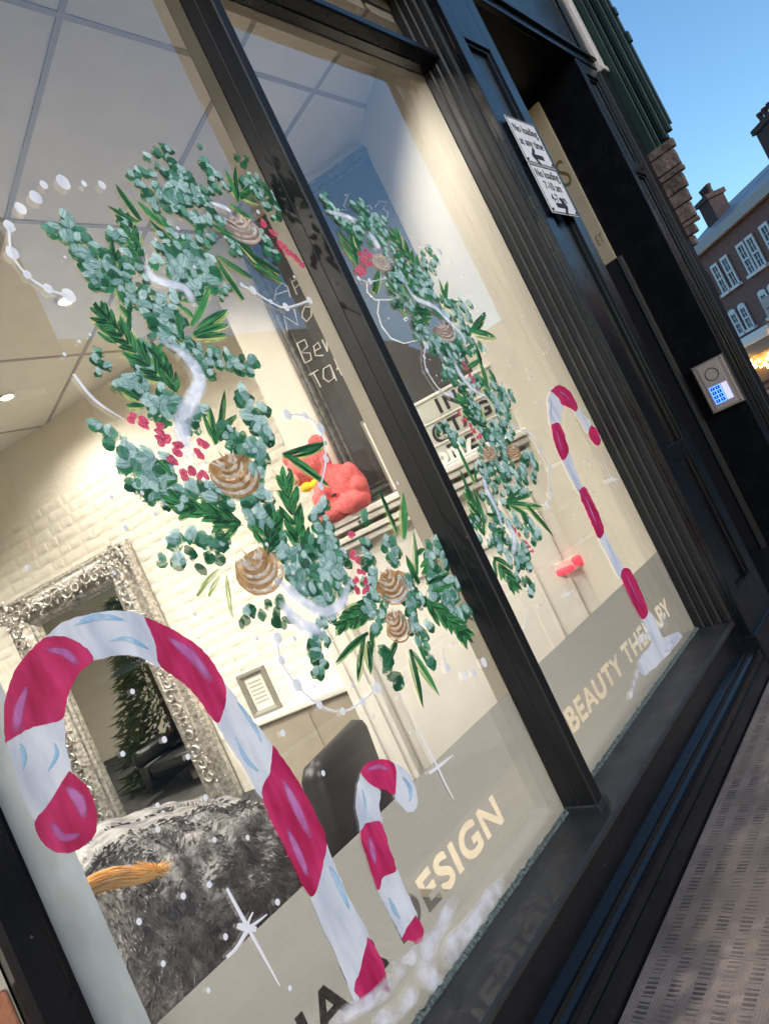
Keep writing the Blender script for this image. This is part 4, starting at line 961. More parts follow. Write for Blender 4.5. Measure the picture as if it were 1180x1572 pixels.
Mp['cream'] = paint_mat('rose_cream_paint', (.52, .44, .37), (.74, .68, .62), (40, 1, 40), .32, .48, edge=False, bumpk=.05, minalpha=.3)
Mp['mauve'] = paint_mat('rose_mauve_paint', (.26, .19, .18), (.48, .42, .42), (2, 1, 12), .22, .36)
Mp['snow'] = paint_mat('snow_dab_paint', (.56, .58, .70), (.68, .70, .80), (16, 1, 16), .22, .62, pos=(.3, .7), edge=True)
Mp['dot'] = mat('white_dot_paint', (.62, .64, .72), .5)
frs.data.materials.append(paint_mat('frost_strip_paint', (.34, .38, .40), (.60, .66, .69), (9, 1, 3.5), .2, .62, pos=(.3, .7), minalpha=.5))
rp_ = random.Random(21)
YP = YG - .003
_lay = [0]
def depth(level=0):                     # thin overlapping coats of paint
    _lay[0] = (_lay[0] + 1) % 60
    return YP - level * .0016 - _lay[0] * .000025
def flat_mesh(name, outline, m, dome=.0008, centre=None):
    bm = bmesh.new(); n = len(outline)
    cx_ = centre or (sum(p[0] for p in outline) / n, sum(p[1] for p in outline) / n)
    c = bm.verts.new((cx_[0], -dome, cx_[1])); o = [bm.verts.new((p[0], 0, p[1])) for p in outline]
    i_ = [bm.verts.new((cx_[0] + (p[0]-cx_[0]) * .8, -dome * .8, cx_[1] + (p[1]-cx_[1]) * .8)) for p in outline]
    for k in range(n):
        bm.faces.new((o[k], o[(k+1) % n], i_[(k+1) % n], i_[k])); bm.faces.new((i_[k], i_[(k+1) % n], c))
    me = bpy.data.meshes.new(name); bm.normal_update(); bm.to_mesh(me); bm.free(); me.materials.append(m)
    for p in me.polygons: p.use_smooth = True
    return me
def blob_outline(k, n=15, e=.16):
    return [((1 + e * mnoise.noise(Vector((math.cos(2*math.pi*i/n) * 1.7 + k * 7.7, math.sin(2*math.pi*i/n) * 1.7, 0))) * 2) * .5 * math.cos(2*math.pi*i/n),
             (1 + e * mnoise.noise(Vector((math.cos(2*math.pi*i/n) * 1.7, math.sin(2*math.pi*i/n) * 1.7 + k * 5.1, 3))) * 2) * .5 * math.sin(2*math.pi*i/n)) for i in range(n)]
def leaf_outline(k, n=9):
    r_ = random.Random(k); up, dn = [], []
    bulge = r_.uniform(.35, .5)
    for i in range(n + 1):
        u = i / n; w_ = (u ** .55) * ((1 - u) ** .75) * 1.35 * (.42 if u < .001 else .5) + r_.uniform(-.02, .02)
        if i in (0,): w_ = .12
        if i == n: w_ = .0
        bend = .10 * math.sin(u * math.pi) * (1 if k % 2 else -1)
        up.append((u, bend + max(w_, 0) * .9)); dn.append((u, bend - max(w_, 0) * .9))
    return up + dn[::-1][1:]
ME_BLOB = {c: [flat_mesh('leaf', blob_outline(k), Mp[c], .0003) for k in range(6)] for c in ('teal', 'midgreen', 'dgreen', 'berry')}
ME_LEAF = {c: [flat_mesh('leaf', leaf_outline(k), Mp[c], .0003, (.45, 0)) for k in range(6)] for c in ('fern', 'fernlight', 'dgreen')}
def put(me, name, parent, px, py, level, ang=0, sx=1, sz=1):
    x, z = G(px, py); return inst(name, me, parent, (x, depth(level), z), (0, ang, 0), (sx, 1, sz))
def msize(px, py, r):                   # metres on the glass spanned by r photo pixels across the sloping vertical there
    a = G(px, py); v = UPI * r; b = G(px + v[0], py + v[1]); return math.hypot(a[0]-b[0], a[1]-b[1])
C = {'c1': (0, 150, 2.36), 'c2': (380, 200, 2.458), 'c3': (0, 600, 2.36), 'c4': (400, 650, 2.36), 'c5': (0, 1050, 2.36), 'c6': (400, 1100, 2.36), 'c8': (780, 450, 2.95), 'f': (0, 0, 1), 'cB': (960, 900, 5.9)}
def cc(c, x, y): o = C[c]; return (o[0] + x / o[2], o[1] + y / o[2])
def along(pts, step):
    out, d = [], 0.0
    for a, b in zip(pts[:-1], pts[1:]):
        L_ = math.dist(a, b); t = d
        while t < L_: out.append((a[0] + (b[0]-a[0]) * t / L_, a[1] + (b[1]-a[1]) * t / L_, math.atan2(b[1]-a[1], b[0]-a[0]))); t += step
        d = t - L_
    return out + [(pts[-1][0], pts[-1][1], math.atan2(pts[-1][1]-pts[-2][1], pts[-1][0]-pts[-2][0]))]
def stroke_mesh(pts_w, y0=0.0, dome=.0004):
    # a brush stroke: [(x, z, halfwidth)] on the glass
    bm = bmesh.new(); rows = []; n = len(pts_w)
    for i, (x, z, w_) in enumerate(pts_w):
        a = pts_w[max(i-1, 0)]; b = pts_w[min(i+1, n-1)]; t = Vector((b[0]-a[0], b[1]-a[1])); t.normalize(); q = Vector((-t.y, t.x)) * w_
        rows.append([bm.verts.new((x + q.x * s, -dome * (1 - s*s), z + q.y * s)) for s in (-1, -.5, 0, .5, 1)])
    for i in range(n - 1):
        for k in range(4): bm.faces.new((rows[i][k], rows[i+1][k], rows[i+1][k+1], rows[i][k+1]))
    return bm
def smooth_line(pts, n=8):
    out = []
    for i in range(len(pts) - 1):
        p = [pts[max(i-1, 0)], pts[i], pts[i+1], pts[min(i+2, len(pts)-1)]]
        for k in range(n):
            t = k / n
            out.append(tuple(.5 * (2*p[1][j] + (p[2][j]-p[0][j])*t + (2*p[0][j]-5*p[1][j]+4*p[2][j]-p[3][j])*t*t + (3*p[1][j]-p[0][j]-3*p[2][j]+p[3][j])*t**3) for j in range(len(p[0]))))
    return out + [tuple(pts[-1])]
def stroke(name, parent, c, pts, m, level, w=None, wfun=None):
    q = []
    P = smooth_line([(*cc(c, p[0], p[1]), (p[2] if len(p) > 2 else w) / C[c][2]) for p in pts])
    for i, (px, py, ww) in enumerate(P):
        x, z = G(px, py); u = i / (len(P) - 1); f = wfun(u) if wfun else 1
        q.append((x, z, max(.0004, msize(px, py, ww) * .5 * f)))
    bm = stroke_mesh(q); o = obj(name, bm, m, parent, True, (0, depth(level), 0))
    at_ = o.data.attributes.new('edge', 'FLOAT', 'POINT'); nr = len(q)
    at_.data.foreach_set('value', [e * min(1, 4 * min(i, nr - 1 - i) / nr + .08) for i in range(nr) for e in (0, .7, 1, .7, 0)])
    return o
def sprig(parent, c, pts, r, spread=0, dark=False):
    o = C[c]; P = [cc(c, *p) for p in pts]; r = r / o[2]; spread = spread / o[2]
    L_ = along(P, r * .70); under = bmesh.new(); base = None; kids = []
    k = 0
    for (x, y, a) in L_:
        for side in ((-1, 1) if spread > r * .5 else (rp_.choice((-1, 1)),)):
            if rp_.random() < .12: continue
            d = side * (spread * rp_.uniform(.35, 1.0) if spread else r * .5); px = x - math.sin(a) * d + rp_.uniform(-.5, .5) * r; py = y + math.cos(a) * d + rp_.uniform(-.5, .5) * r
            s_ = msize(px, py, r) * rp_.uniform(.62, 1.08)
            # dark dab below
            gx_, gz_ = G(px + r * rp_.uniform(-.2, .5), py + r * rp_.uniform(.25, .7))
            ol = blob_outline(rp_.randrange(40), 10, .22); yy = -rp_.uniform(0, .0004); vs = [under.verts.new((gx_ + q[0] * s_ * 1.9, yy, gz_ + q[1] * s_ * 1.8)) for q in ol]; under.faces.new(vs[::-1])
            kids.append((px, py, s_))
    if len(kids) <= 3 and len(kids) > 1: bmesh.ops.delete(under, geom=list(under.faces)[1:], context='FACES')
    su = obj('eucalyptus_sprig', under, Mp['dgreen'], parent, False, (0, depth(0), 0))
    for (px, py, s_) in kids:
        cn = 'dgreen' if dark and rp_.random() < .8 else ('dgreen' if rp_.random() < .10 else 'midgreen' if rp_.random() < .25 else 'teal')
        me = rp_.choice(ME_BLOB[cn]); x, z = G(px, py)
        ang = rp_.uniform(0, 6.28); el = rp_.uniform(1.15, 1.5)
        q = inst('leaf', me, su, (x, depth(1) - su.location.y, z), (0, ang, 0), (s_ * 1.62 * el, 1, s_ * 1.62 / el * 1.15))
def leaf_at(parent, c, base, tip, w, kind='fern', off=0.0, level=1):
    a = G(*cc(c, *base)); b = G(*cc(c, *tip)); L_ = math.dist(a, b); ang = math.atan2(-(b[1]-a[1]), b[0]-a[0])
    wm = msize(*cc(c, *base), w / C[c][2]); me = rp_.choice(ME_LEAF[kind])
    return inst('leaf', me, parent, (a[0], depth(level) - off, a[1]), (0, ang, 0), (L_, 1, wm * 2.0))
def frond(parent, c, base, tip, n, ln, w, spread=.55, light=True):
    n = int(n * 1.5 + .5)
    bx_, by_ = base; a0 = math.atan2(tip[1]-by_, tip[0]-bx_); L_ = math.dist(base, tip)
    st = stroke('fern_frond', parent, c, [(*base, w * .35), ((base[0]+tip[0])/2 + 3, (base[1]+tip[1])/2 + 3, w * .28), (*tip, w * .12)], Mp['fernlight'], 0)
    for i in range(n):
        u = (i + .4) / n
        for sd in (-1, 1):
            p = (bx_ + math.cos(a0) * L_ * u * .9, by_ + math.sin(a0) * L_ * u * .9); an = a0 + sd * spread * rp_.uniform(.75, 1.2); l2 = ln * (1 - .35 * u) * rp_.uniform(.8, 1.15)
            t = (p[0] + math.cos(an) * l2, p[1] + math.sin(an) * l2)
            if light and rp_.random() < .7:
                an2 = an + rp_.uniform(-.12, .12); leaf_at(st, c, p, (p[0] + math.cos(an2) * l2 * 1.08, p[1] + math.sin(an2) * l2 * 1.08), w * 1.15, 'fernlight', st.location.y, 0)
            leaf_at(st, c, p, t, w, 'fern', st.location.y, 1)
    leaf_at(st, c, (bx_ + math.cos(a0) * L_ * .8, by_ + math.sin(a0) * L_ * .8), (tip[0] + math.cos(a0) * ln * .3, tip[1] + math.sin(a0) * ln * .3), w, 'fern', st.location.y, 1)
def spray(parent, c, leaves):
    b = leaves[0][0]; st = stroke('fern_frond', parent, c, [(*b, 7), ((b[0]+leaves[0][1][0])/2, (b[1]+leaves[0][1][1])/2, 4)], Mp['fernlight'], 0)
    for l in leaves:
        k = l[3] if len(l) > 3 else 'fern'
        if k == 'fern': leaf_at(st, c, (l[0][0] - 3, l[0][1] + 4), (l[1][0] + 5, l[1][1] + 6), l[2] * 1.05, 'fernlight', st.location.y, 0)
        leaf_at(st, c, l[0], l[1], l[2], k, st.location.y, 1)
def rose(parent, c, x, y, r, kind='brown', sq=1.0):
    px, py = cc(c, x, y); rr = r / C[c][2]; gx_, gz_ = G(px, py); R_ = msize(px, py, rr); base = Mp[kind]
    sxx = abs(G(px + rr * .9, py - rr * .42)[0] - gx_) / R_ * 1.0
    bm = bmesh.new(); ol = blob_outline(int(x) % 37, 22, .16); vs = [bm.verts.new((gx_ + q[0] * R_ * 1.7 * sxx, 0, gz_ + q[1] * R_ * 1.6 * sq)) for q in ol]; bm.faces.new(vs[::-1])
    o = obj('rose', bm, base, parent, False, (0, depth(1), 0))
    tilt = .45                            # cups open toward the upper left like the wreath
    for k in range(11):
        f = (1.0 - k * .08) * rp_.uniform(.92, 1.08); mid_a = -math.pi / 2 + tilt * rp_.uniform(-.5, 1.2) + rp_.uniform(-.4, .4); sp_an = rp_.uniform(2.1, 3.0) if k < 7 else rp_.uniform(2.5, 4.4); q = []
        for i in range(13):
            u = i / 12; a = mid_a + sp_an * (u - .5); rad = R_ * f * (1.0 - .10 * abs(u - .5))
            q.append((gx_ + rad * math.cos(a) * sxx * .95 - .02 * R_ * k, gz_ + (rad * math.sin(a) * .95 + .095 * R_ * k * .8) * sq, R_ * rp_.uniform(.055, .10) * math.sin(math.pi * (.06 + .88 * u)) ** .8 + .0003))
        m = Mp['cream'] if k % 2 else Mp['brown' if kind == 'brown' else 'mauve']
        obj('petal_stroke', stroke_mesh(q, 0, .0003), m, o, True, (0, -(.0010 + .0002 * k), 0))
    for k in range(4):                    # pointed petal tips at the top
        a = math.pi / 2 + (k - 1.5) * .55 + rp_.uniform(-.1, .1); q = [(gx_ + R_ * (.35 + .62 * u) * math.cos(a) * sxx, gz_ + R_ * (.35 + .62 * u) * math.sin(a) * sq, R_ * .11 * (1 - u) + .0003) for u in (0, .3, .6, .85, 1)]
        obj('petal_stroke', stroke_mesh(q, 0, .0003), Mp['brown' if (k % 2 == 0 and kind == 'brown') else 'cream'], o, True, (0, -(.0034 + .0001 * k), 0))
def berries(parent, c, pts, r):
    x0, y0 = cc(c, *pts[0]); gx_, gz_ = G(x0, y0); root = None
    for i, p in enumerate(pts):
        for j in range(2):
            px, py = cc(c, p[0] + rp_.uniform(-r, r) * .8 * j, p[1] + rp_.uniform(-r, r) * .8 * j); s_ = msize(px, py, r / C[c][2]); x, z = G(px, py)
            me = rp_.choice(ME_BLOB['berry']); loc = (x, depth(2), z); sc3 = (s_ * rp_.uniform(1.2, 1.9), 1, s_ * rp_.uniform(.9, 1.3)); rot = (0, rp_.uniform(0, 6.28), 0)
            if root is None:
                bm = bmesh.new(); vs = [bm.verts.new((x + q[0] * s_ * 1.2, 0, z + q[1] * s_ * 1.2)) for q in blob_outline(i, 10)]; bm.faces.new(vs[::-1]); root = obj('berry_cluster', bm, Mp['berry'], parent, False, (0, loc[1], 0))
            else: inst('berry', me, root, (loc[0], loc[1] - root.location.y, loc[2]), rot, sc3)
def dot_bm(bm, px, py, r, e=1.25, y=0.0):
    x, z = G(px, py); s_ = msize(px, py, r)
    ol = blob_outline(rp_.randrange(60), 12, .10); c = bm.verts.new((x, y - .0012, z)); o = [bm.verts.new((x + q[0] * 2 * s_, y, z + q[1] * 2 * s_ * e)) for q in ol]
    for k in range(len(o)): bm.faces.new((o[k], o[(k+1) % len(o)], c))
def beads(parent, c, pts, rs, thread=True, w=5, m='white', skip=()):
    st = stroke('bead_string', parent, c, [(p[0], p[1], w) for p in pts], Mp[m], 2) if thread else None
    for k, (p, r) in enumerate(zip(pts, rs)):
        bm = bmesh.new(); dot_bm(bm, *cc(c, *p), r / C[c][2]); b = obj('bead', bm, Mp[m], st or parent, True, (0, depth(3) - (st.location.y if st else 0), 0))

# ---------------- left wreath
wl = tag(empty('painted_wreath', (1.0, YG, 1.5)), 'large painted wreath of eucalyptus, ferns and brown roses on the left pane', 'window painting', 'wreaths painted on the window')
wl.matrix_world = Matrix.Identity(4)
for pts, r, s_ in (([(565,190),(590,235),(625,270),(660,300),(715,340),(740,370)],22,30), ([(740,235),(765,290),(800,320)],22,14), ([(490,275),(530,300),(555,345),(580,375),(640,380),(700,400),(760,430)],24,30),
                  ([(210,450),(260,490),(310,530),(350,580),(390,620),(400,670)],30,28), ([(165,500),(180,495)],30,0), ([(385,485),(430,510),(480,510),(480,560),(500,610)],28,14),
                  ([(560,570),(620,590),(680,560),(740,600),(770,640),(720,650),(640,640)],34,34), ([(500,680),(540,750),(560,800),(600,820),(640,770),(575,720)],30,24),
                  ([(560,850),(610,860),(660,900),(720,920),(770,950),(840,950),(900,970)],26,26), ([(340,930),(360,970),(375,990)],24,0), ([(440,1020),(490,1060),(540,1110),(590,1080),(620,1110),(560,1150)],32,28),
                  ([(345,1195),(390,1230),(430,1265),(470,1290)],26,12), ([(880,1080),(910,1130),(930,1190),(950,1230)],32,18), ([(880,300),(930,320),(960,360),(985,400)],20,14), ([(930,490),(970,530),(1000,580)],20,8),
                  ([(700,440),(720,480),(750,520)],22,16), ([(790,715),(825,700)],18,0), ([(700,940),(740,980),(760,1010)],24,12), ([(640,620),(660,700),(700,690)],26,20), ([(430,430),(440,470)],18,0), ([(720,180),(722,182)],14,0), ([(600,330),(640,350),(690,360)],24,22)):
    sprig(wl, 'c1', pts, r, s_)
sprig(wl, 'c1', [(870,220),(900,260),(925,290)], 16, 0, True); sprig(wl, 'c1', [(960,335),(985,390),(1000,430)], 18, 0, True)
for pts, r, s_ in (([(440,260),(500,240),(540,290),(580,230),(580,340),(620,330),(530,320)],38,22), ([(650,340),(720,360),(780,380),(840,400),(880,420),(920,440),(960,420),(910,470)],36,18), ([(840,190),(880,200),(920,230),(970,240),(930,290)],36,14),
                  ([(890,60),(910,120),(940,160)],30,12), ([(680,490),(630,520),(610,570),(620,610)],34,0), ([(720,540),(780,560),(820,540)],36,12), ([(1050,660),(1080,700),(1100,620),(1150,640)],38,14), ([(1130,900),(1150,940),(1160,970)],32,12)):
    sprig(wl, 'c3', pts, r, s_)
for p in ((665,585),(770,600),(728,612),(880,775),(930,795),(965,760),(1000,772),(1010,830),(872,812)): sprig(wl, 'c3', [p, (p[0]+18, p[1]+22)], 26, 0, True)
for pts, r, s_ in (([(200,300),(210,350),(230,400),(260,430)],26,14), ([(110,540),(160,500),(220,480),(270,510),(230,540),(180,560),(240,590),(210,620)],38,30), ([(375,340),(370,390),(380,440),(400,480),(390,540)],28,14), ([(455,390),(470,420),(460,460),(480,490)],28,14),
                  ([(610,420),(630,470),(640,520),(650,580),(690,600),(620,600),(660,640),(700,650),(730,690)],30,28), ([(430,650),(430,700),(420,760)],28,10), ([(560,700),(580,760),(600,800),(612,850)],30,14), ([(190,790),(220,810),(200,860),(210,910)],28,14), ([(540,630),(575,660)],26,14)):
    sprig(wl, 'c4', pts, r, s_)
sprig(wl, 'c4', [(430,800),(440,840),(465,870),(480,905)], 32, 14, True)
frond(wl, 'c1', (600,1040), (350,770), 6, 95, 26); frond(wl, 'c1', (470,870), (405,530), 4, 70, 20, .35); frond(wl, 'c1', (640,1080), (560,910), 3, 80, 24, .4)
spray(wl, 'c1', [((510,450),(415,315),26),((500,455),(385,395),22)]); spray(wl, 'c1', [((600,470),(490,375),28),((660,550),(570,420),26),((640,540),(540,450),26)])
spray(wl, 'c1', [((700,860),(825,770),30),((700,865),(825,825),28),((710,872),(820,862),22),((690,830),(755,690),26),((660,880),(640,780),26)])
spray(wl, 'c1', [((900,540),(760,460),30),((940,610),(830,490),30),((1010,640),(870,540),28),((1020,670),(900,590),24),((910,655),(780,570),26),((880,735),(775,575),26)])
spray(wl, 'c1', [((860,380),(810,260),22),((860,370),(850,250),20),((870,370),(905,310),20),((860,350),(925,335),18),((860,352),(930,385),20),((910,440),(820,380),20)])
spray(wl, 'c1', [((780,1255),(810,1060),26),((775,1240),(750,1110),22),((785,1235),(855,1150),26),((790,1245),(850,1195),22),((780,1258),(725,1130),18)])
frond(wl, 'c3', (880,490), (600,390), 5, 95, 32, .45); frond(wl, 'c3', (1085,600), (1025,300), 5, 95, 32, .45)
spray(wl, 'c3', [((710,745),(795,640),22,'fernlight'),((752,748),(795,670),18,'fernlight'),((838,825),(815,655),20,'fernlight')]); spray(wl, 'c3', [((1022,236),(1180,186),40),((1026,230),(1190,350),34)])
spray(wl, 'c3', [((900,490),(960,530),26),((950,555),(910,500),24)])
spray(wl, 'c4', [((490,400),(415,230),20),((515,420),(510,250),30)]); spray(wl, 'c4', [((570,582),(520,478),32),((562,550),(548,390),20),((575,520),(602,488),22),((580,545),(602,512),20),((560,480),(590,455),18)])
frond(wl, 'c4', (410,660), (285,735), 4, 80, 28, .5); spray(wl, 'c4', [((385,760),(265,872),26),((372,770),(345,940),24),((385,790),(392,912),26),((398,735),(402,835),20)])
frond(wl, 'c4', (590,640), (745,780), 5, 90, 28, .45); spray(wl, 'c4', [((535,820),(582,1032),24),((540,820),(642,985),24)])
for c, pts, r, s_ in (('c1',[(430,560),(440,620),(450,680),(470,740)],24,20), ('c1',[(300,560),(330,620),(370,690)],24,16), ('c1',[(600,480),(640,520),(690,520)],22,20), ('c1',[(520,900),(500,960),(520,1010),(480,1030)],24,22), ('c1',[(640,1130),(690,1180),(720,1120)],26,18), ('c1',[(800,1210),(850,1240),(900,1250),(940,1280)],26,18), ('c1',[(610,250),(650,300),(620,340)],20,18), ('c1',[(790,440),(830,480),(850,560)],18,14),
                    ('c3',[(480,300),(520,350),(600,380),(660,400)],28,18), ('c3',[(760,360),(830,350),(900,380)],28,16), ('c3',[(920,340),(950,380),(990,400)],26,16), ('c3',[(960,480),(990,520),(980,560)],26,14), ('c4',[(60,430),(100,480),(150,450),(210,440)],26,22), ('c4',[(280,470),(300,520),(290,580),(320,600)],24,18), ('c4',[(390,560),(400,620),(390,690)],24,16), ('c4',[(520,560),(540,610),(530,680),(550,740)],24,18), ('c4',[(620,560),(650,620),(690,680),(720,740)],24,16), ('c4',[(230,640),(240,700),(210,760)],24,14)):
    sprig(wl, c, pts, r, s_)
frond(wl, 'c1', (520,620), (440,420), 4, 70, 24, .45); frond(wl, 'c1', (420,900), (350,760), 4, 70, 22, .5); spray(wl, 'c1', [((640,700),(720,640),24),((660,740),(745,720),24),((650,760),(700,800),22)]); spray(wl, 'c1', [((500,1100),(420,1050),22),((520,1120),(450,1120),20)])
spray(wl, 'c3', [((620,310),(560,250),24),((640,330),(540,370),24),((700,440),(640,470),26)]); frond(wl, 'c3', (960,600), (1000,450), 4, 70, 26, .5); spray(wl, 'c3', [((830,470),(760,520),26),((860,480),(800,540),24)])
spray(wl, 'c4', [((430,600),(360,560),24),((420,640),(340,650),26),((430,680),(350,720),24)]); spray(wl, 'c4', [((600,580),(680,540),24),((610,610),(700,580),24),((600,650),(690,700),26)]); spray(wl, 'c4', [((490,780),(450,880),22),((560,760),(600,880),20)])
rose(wl, 'c1', 875, 480, 62, 'mauve'); rose(wl, 'c3', 840, 300, 92); rose(wl, 'c3', 935, 650, 98); rose(wl, 'c4', 472, 590, 64, 'brown', 1.15); rose(wl, 'c4', 487, 730, 48, 'brown', 1.35)
berries(wl, 'c3', [(470,110),(515,130),(570,150),(600,180),(580,190),(640,230),(620,260),(640,200),(720,190),(720,240),(660,300),(720,310),(690,290)], 26)
berries(wl, 'c1', [(950,465),(980,490),(1010,530),(1030,550),(1050,570),(1070,590),(1090,610)], 20); berries(wl, 'c4', [(320,410),(330,470),(345,500),(350,540),(335,575),(370,580),(380,600),(345,610)], 19)
tp = lambda u: .35 + .65 * math.sin(math.pi * min(1, .1 + .9 * u)) ** .5
stroke('ribbon', wl, 'c1', [(512,580,30),(545,655,46),(610,680,44),(670,702,48),(702,770,40)], Mp['ribbon'], 2); stroke('ribbon', wl, 'c1', [(518,868,18),(620,910,34),(690,965,60),(718,1030,64),(690,1100,72),(655,1180,78),(665,1260,74),(700,1340,50)], Mp['ribbon'], 2)
stroke('ribbon', wl, 'c4', [(40,560,30),(90,600,44),(150,650,52),(230,685,52),(290,645,44),(318,560,24)], Mp['ribbon'], 2); stroke('ribbon', wl, 'c4', [(60,640,40),(140,730,66),(225,752,50)], Mp['ribbon'], 2)
stroke('ribbon', wl, 'c1', [(750,385,14),(800,400,26),(835,420,18)], Mp['ribbon'], 2); stroke('ribbon', wl, 'c4', [(455,660,5),(500,640,10),(524,600,8),(520,560,4)], Mp['ribbon'], 3)
beads(wl, 'c1', [(30,475),(40,570),(95,650),(170,700),(245,725)], [20,22,14,16,24], w=9); beads(wl, 'c1', [(365,325),(300,320),(225,315),(155,325),(125,370),(70,410)], [14,10,24,14,22,20], False)
beads(wl, 'c1', [(870,685),(910,705),(975,745),(1030,765),(1115,740)], [8,14,8,14,12], w=8); stroke('paint_streak', wl, 'c1', [(263,1006,12),(340,1100,12),(445,1170,4)], Mp['white'], 2)
beads(wl, 'c3', [(1035,90),(1100,95),(1155,140),(1175,250),(1155,350)], [17,12,17,13,12], w=8); beads(wl, 'c4', [(55,780),(68,860),(125,950),(205,1020),(290,1045),(360,1010),(415,960)], [17,15,19,14,12,13,18], w=7)
beads(wl, 'c4', [(668,888),(732,914),(765,904),(800,868)], [14,14,11,15], False); stroke('paint_streak', wl, 'c4', [(652,815,4),(660,860,6),(668,888,8)], Mp['white'], 2)
# ---------------- right wreath
wr = tag(empty('painted_wreath', (2.1, YG, 1.5)), 'narrower painted eucalyptus wreath continuing on the right pane', 'window painting', 'wreaths painted on the window')
wr.matrix_world = Matrix.Identity(4)
for c, pts, r, s_ in (('c2',[(280,250),(310,300),(340,320)],18,14), ('c2',[(410,270),(430,310),(470,350),(500,340),(510,380),(480,420),(450,370),(440,330)],18,20), ('c2',[(530,430),(545,490),(560,540),(580,590),(600,620)],17,20), ('c2',[(660,450),(680,490),(660,540),(640,590),(700,600),(620,570)],19,24),
                    ('c2',[(660,640),(720,660),(770,680),(800,650),(790,720),(760,770),(800,800)],20,28), ('c2',[(640,750),(680,790),(720,800),(690,830)],19,18), ('c2',[(740,860),(760,900),(750,930)],19,14), ('c2',[(870,810),(890,830)],18,0), ('c2',[(900,950),(940,990),(960,1030),(970,980),(950,1080),(940,1110),(980,1160)],20,24),
                    ('c2',[(720,1110),(760,1140),(790,1180)],19,12), ('c2',[(520,500),(560,560),(530,600),(570,650)],17,16), ('c2',[(820,740),(790,780),(840,820)],18,16), ('c2',[(820,1000),(860,1050),(850,1100)],18,14),
                    ('c4',[(860,20),(880,60),(850,120),(830,150),(860,180),(900,150),(930,190),(960,200),(960,120)],22,22), ('c4',[(840,260),(860,300),(890,340),(920,360),(960,370),(1000,400)],21,22), ('c4',[(760,330),(780,380),(790,420)],22,10), ('c4',[(860,400),(880,450),(910,490),(940,480),(950,520),(930,440)],21,22), ('c4',[(920,550),(960,570),(985,600)],20,8), ('c4',[(810,60),(840,90),(800,110)],20,14)):
    sprig(wr, c, pts, r, s_)
spray(wr, 'c2', [((425,475),(330,370),22),((415,485),(345,430),20),((405,500),(340,400),20),((410,520),(380,390),20),((422,470),(390,380),18)]); spray(wr, 'c2', [((480,620),(492,530),24),((470,610),(480,560),18)])
frond(wr, 'c2', (650,555), (540,380), 4, 75, 20, .4); spray(wr, 'c2', [((690,690),(605,672),18),((690,700),(610,690),18),((690,712),(625,735),18),((682,742),(650,700),18),((720,690),(680,640),18)])
spray(wr, 'c2', [((742,662),(750,570),20),((745,660),(715,560),18),((740,665),(792,648),18)]); spray(wr, 'c2', [((838,760),(892,688),32),((838,760),(932,782),28),((880,900),(840,780),26),((900,970),(870,870),24)]); spray(wr, 'c2', [((912,985),(862,925),22),((932,955),(902,900),20)])
frond(wr, 'c2', (900,1130), (800,1010), 3, 80, 22, .45); spray(wr, 'c4', [((770,215),(700,65),20),((775,215),(765,140),14)]); spray(wr, 'c4', [((790,330),(715,165),22),((812,362),(765,230),22),((800,360),(740,280),18)])
frond(wr, 'c4', (835,480), (920,600), 3, 70, 22, .4); spray(wr, 'c4', [((885,290),(1020,305),18),((890,285),(982,248),18),((885,280),(952,228),16),((892,280),(902,238),14),((960,300),(1056,412),22),((890,292),(965,332),18)])
frond(wr, 'c4', (810,420), (740,250), 3, 60, 18, .35)
for c, pts, r, s_ in (('c2',[(350,340),(390,370),(430,400)],17,16), ('c2',[(560,480),(600,520),(640,540)],17,18), ('c2',[(600,650),(650,690),(640,740)],17,16), ('c2',[(740,800),(780,850),(800,900)],17,18), ('c2',[(780,940),(830,970),(870,940)],17,18), ('c2',[(830,1060),(880,1120),(930,1160)],17,18), ('c4',[(780,150),(830,200),(820,260)],18,16), ('c4',[(880,240),(930,250),(960,230)],18,16), ('c4',[(820,340),(850,380),(840,430)],18,16)):
    sprig(wr, c, pts, r, s_)
frond(wr, 'c2', (620,640), (560,470), 4, 60, 18, .45); spray(wr, 'c2', [((800,860),(850,810),20),((820,900),(880,860),20),((850,1000),(900,940),20)]); spray(wr, 'c2', [((560,620),(510,560),18),((600,700),(560,660),18)]); spray(wr, 'c4', [((850,300),(800,260),18),((860,330),(810,330),18),((880,380),(830,400),18)])
rose(wr, 'c2', 500, 500, 34, 'mauve', 1.2); rose(wr, 'c2', 740, 762, 36, 'mauve', 1.2); rose(wr, 'c4', 820, 110, 28, 'brown', 1.2); rose(wr, 'c4', 910, 106, 28, 'brown', 1.2)
berries(wr, 'c2', [(440,460),(455,480),(430,495),(445,510),(420,520),(460,505),(435,535),(425,470)], 18); berries(wr, 'c2', [(810,880),(820,900),(833,925),(845,950),(860,980)], 15); berries(wr, 'c2', [(795,1075),(815,1095),(833,1115),(850,1140),(862,1162)], 15); berries(wr, 'c4', [(915,385),(930,405),(950,430),(962,450),(972,465)], 11)
for c, pts in (('c2',[(285,308,18),(350,325,30),(412,346,22)]), ('c2',[(575,545,14),(620,630,28),(700,672,28),(760,732,28),(808,785,24),(815,840,14)]), ('c2',[(768,865,24),(800,930,34),(850,985,26),(905,1012,12)]), ('c2',[(452,385,24),(478,428,44),(492,455,24)]), ('c4',[(797,185,24),(815,250,28),(850,320,26),(872,395,18)]), ('c4',[(880,345,22),(912,420,34),(900,495,24)])):
    stroke('ribbon', wr, c, pts, Mp['ribbon'], 2)
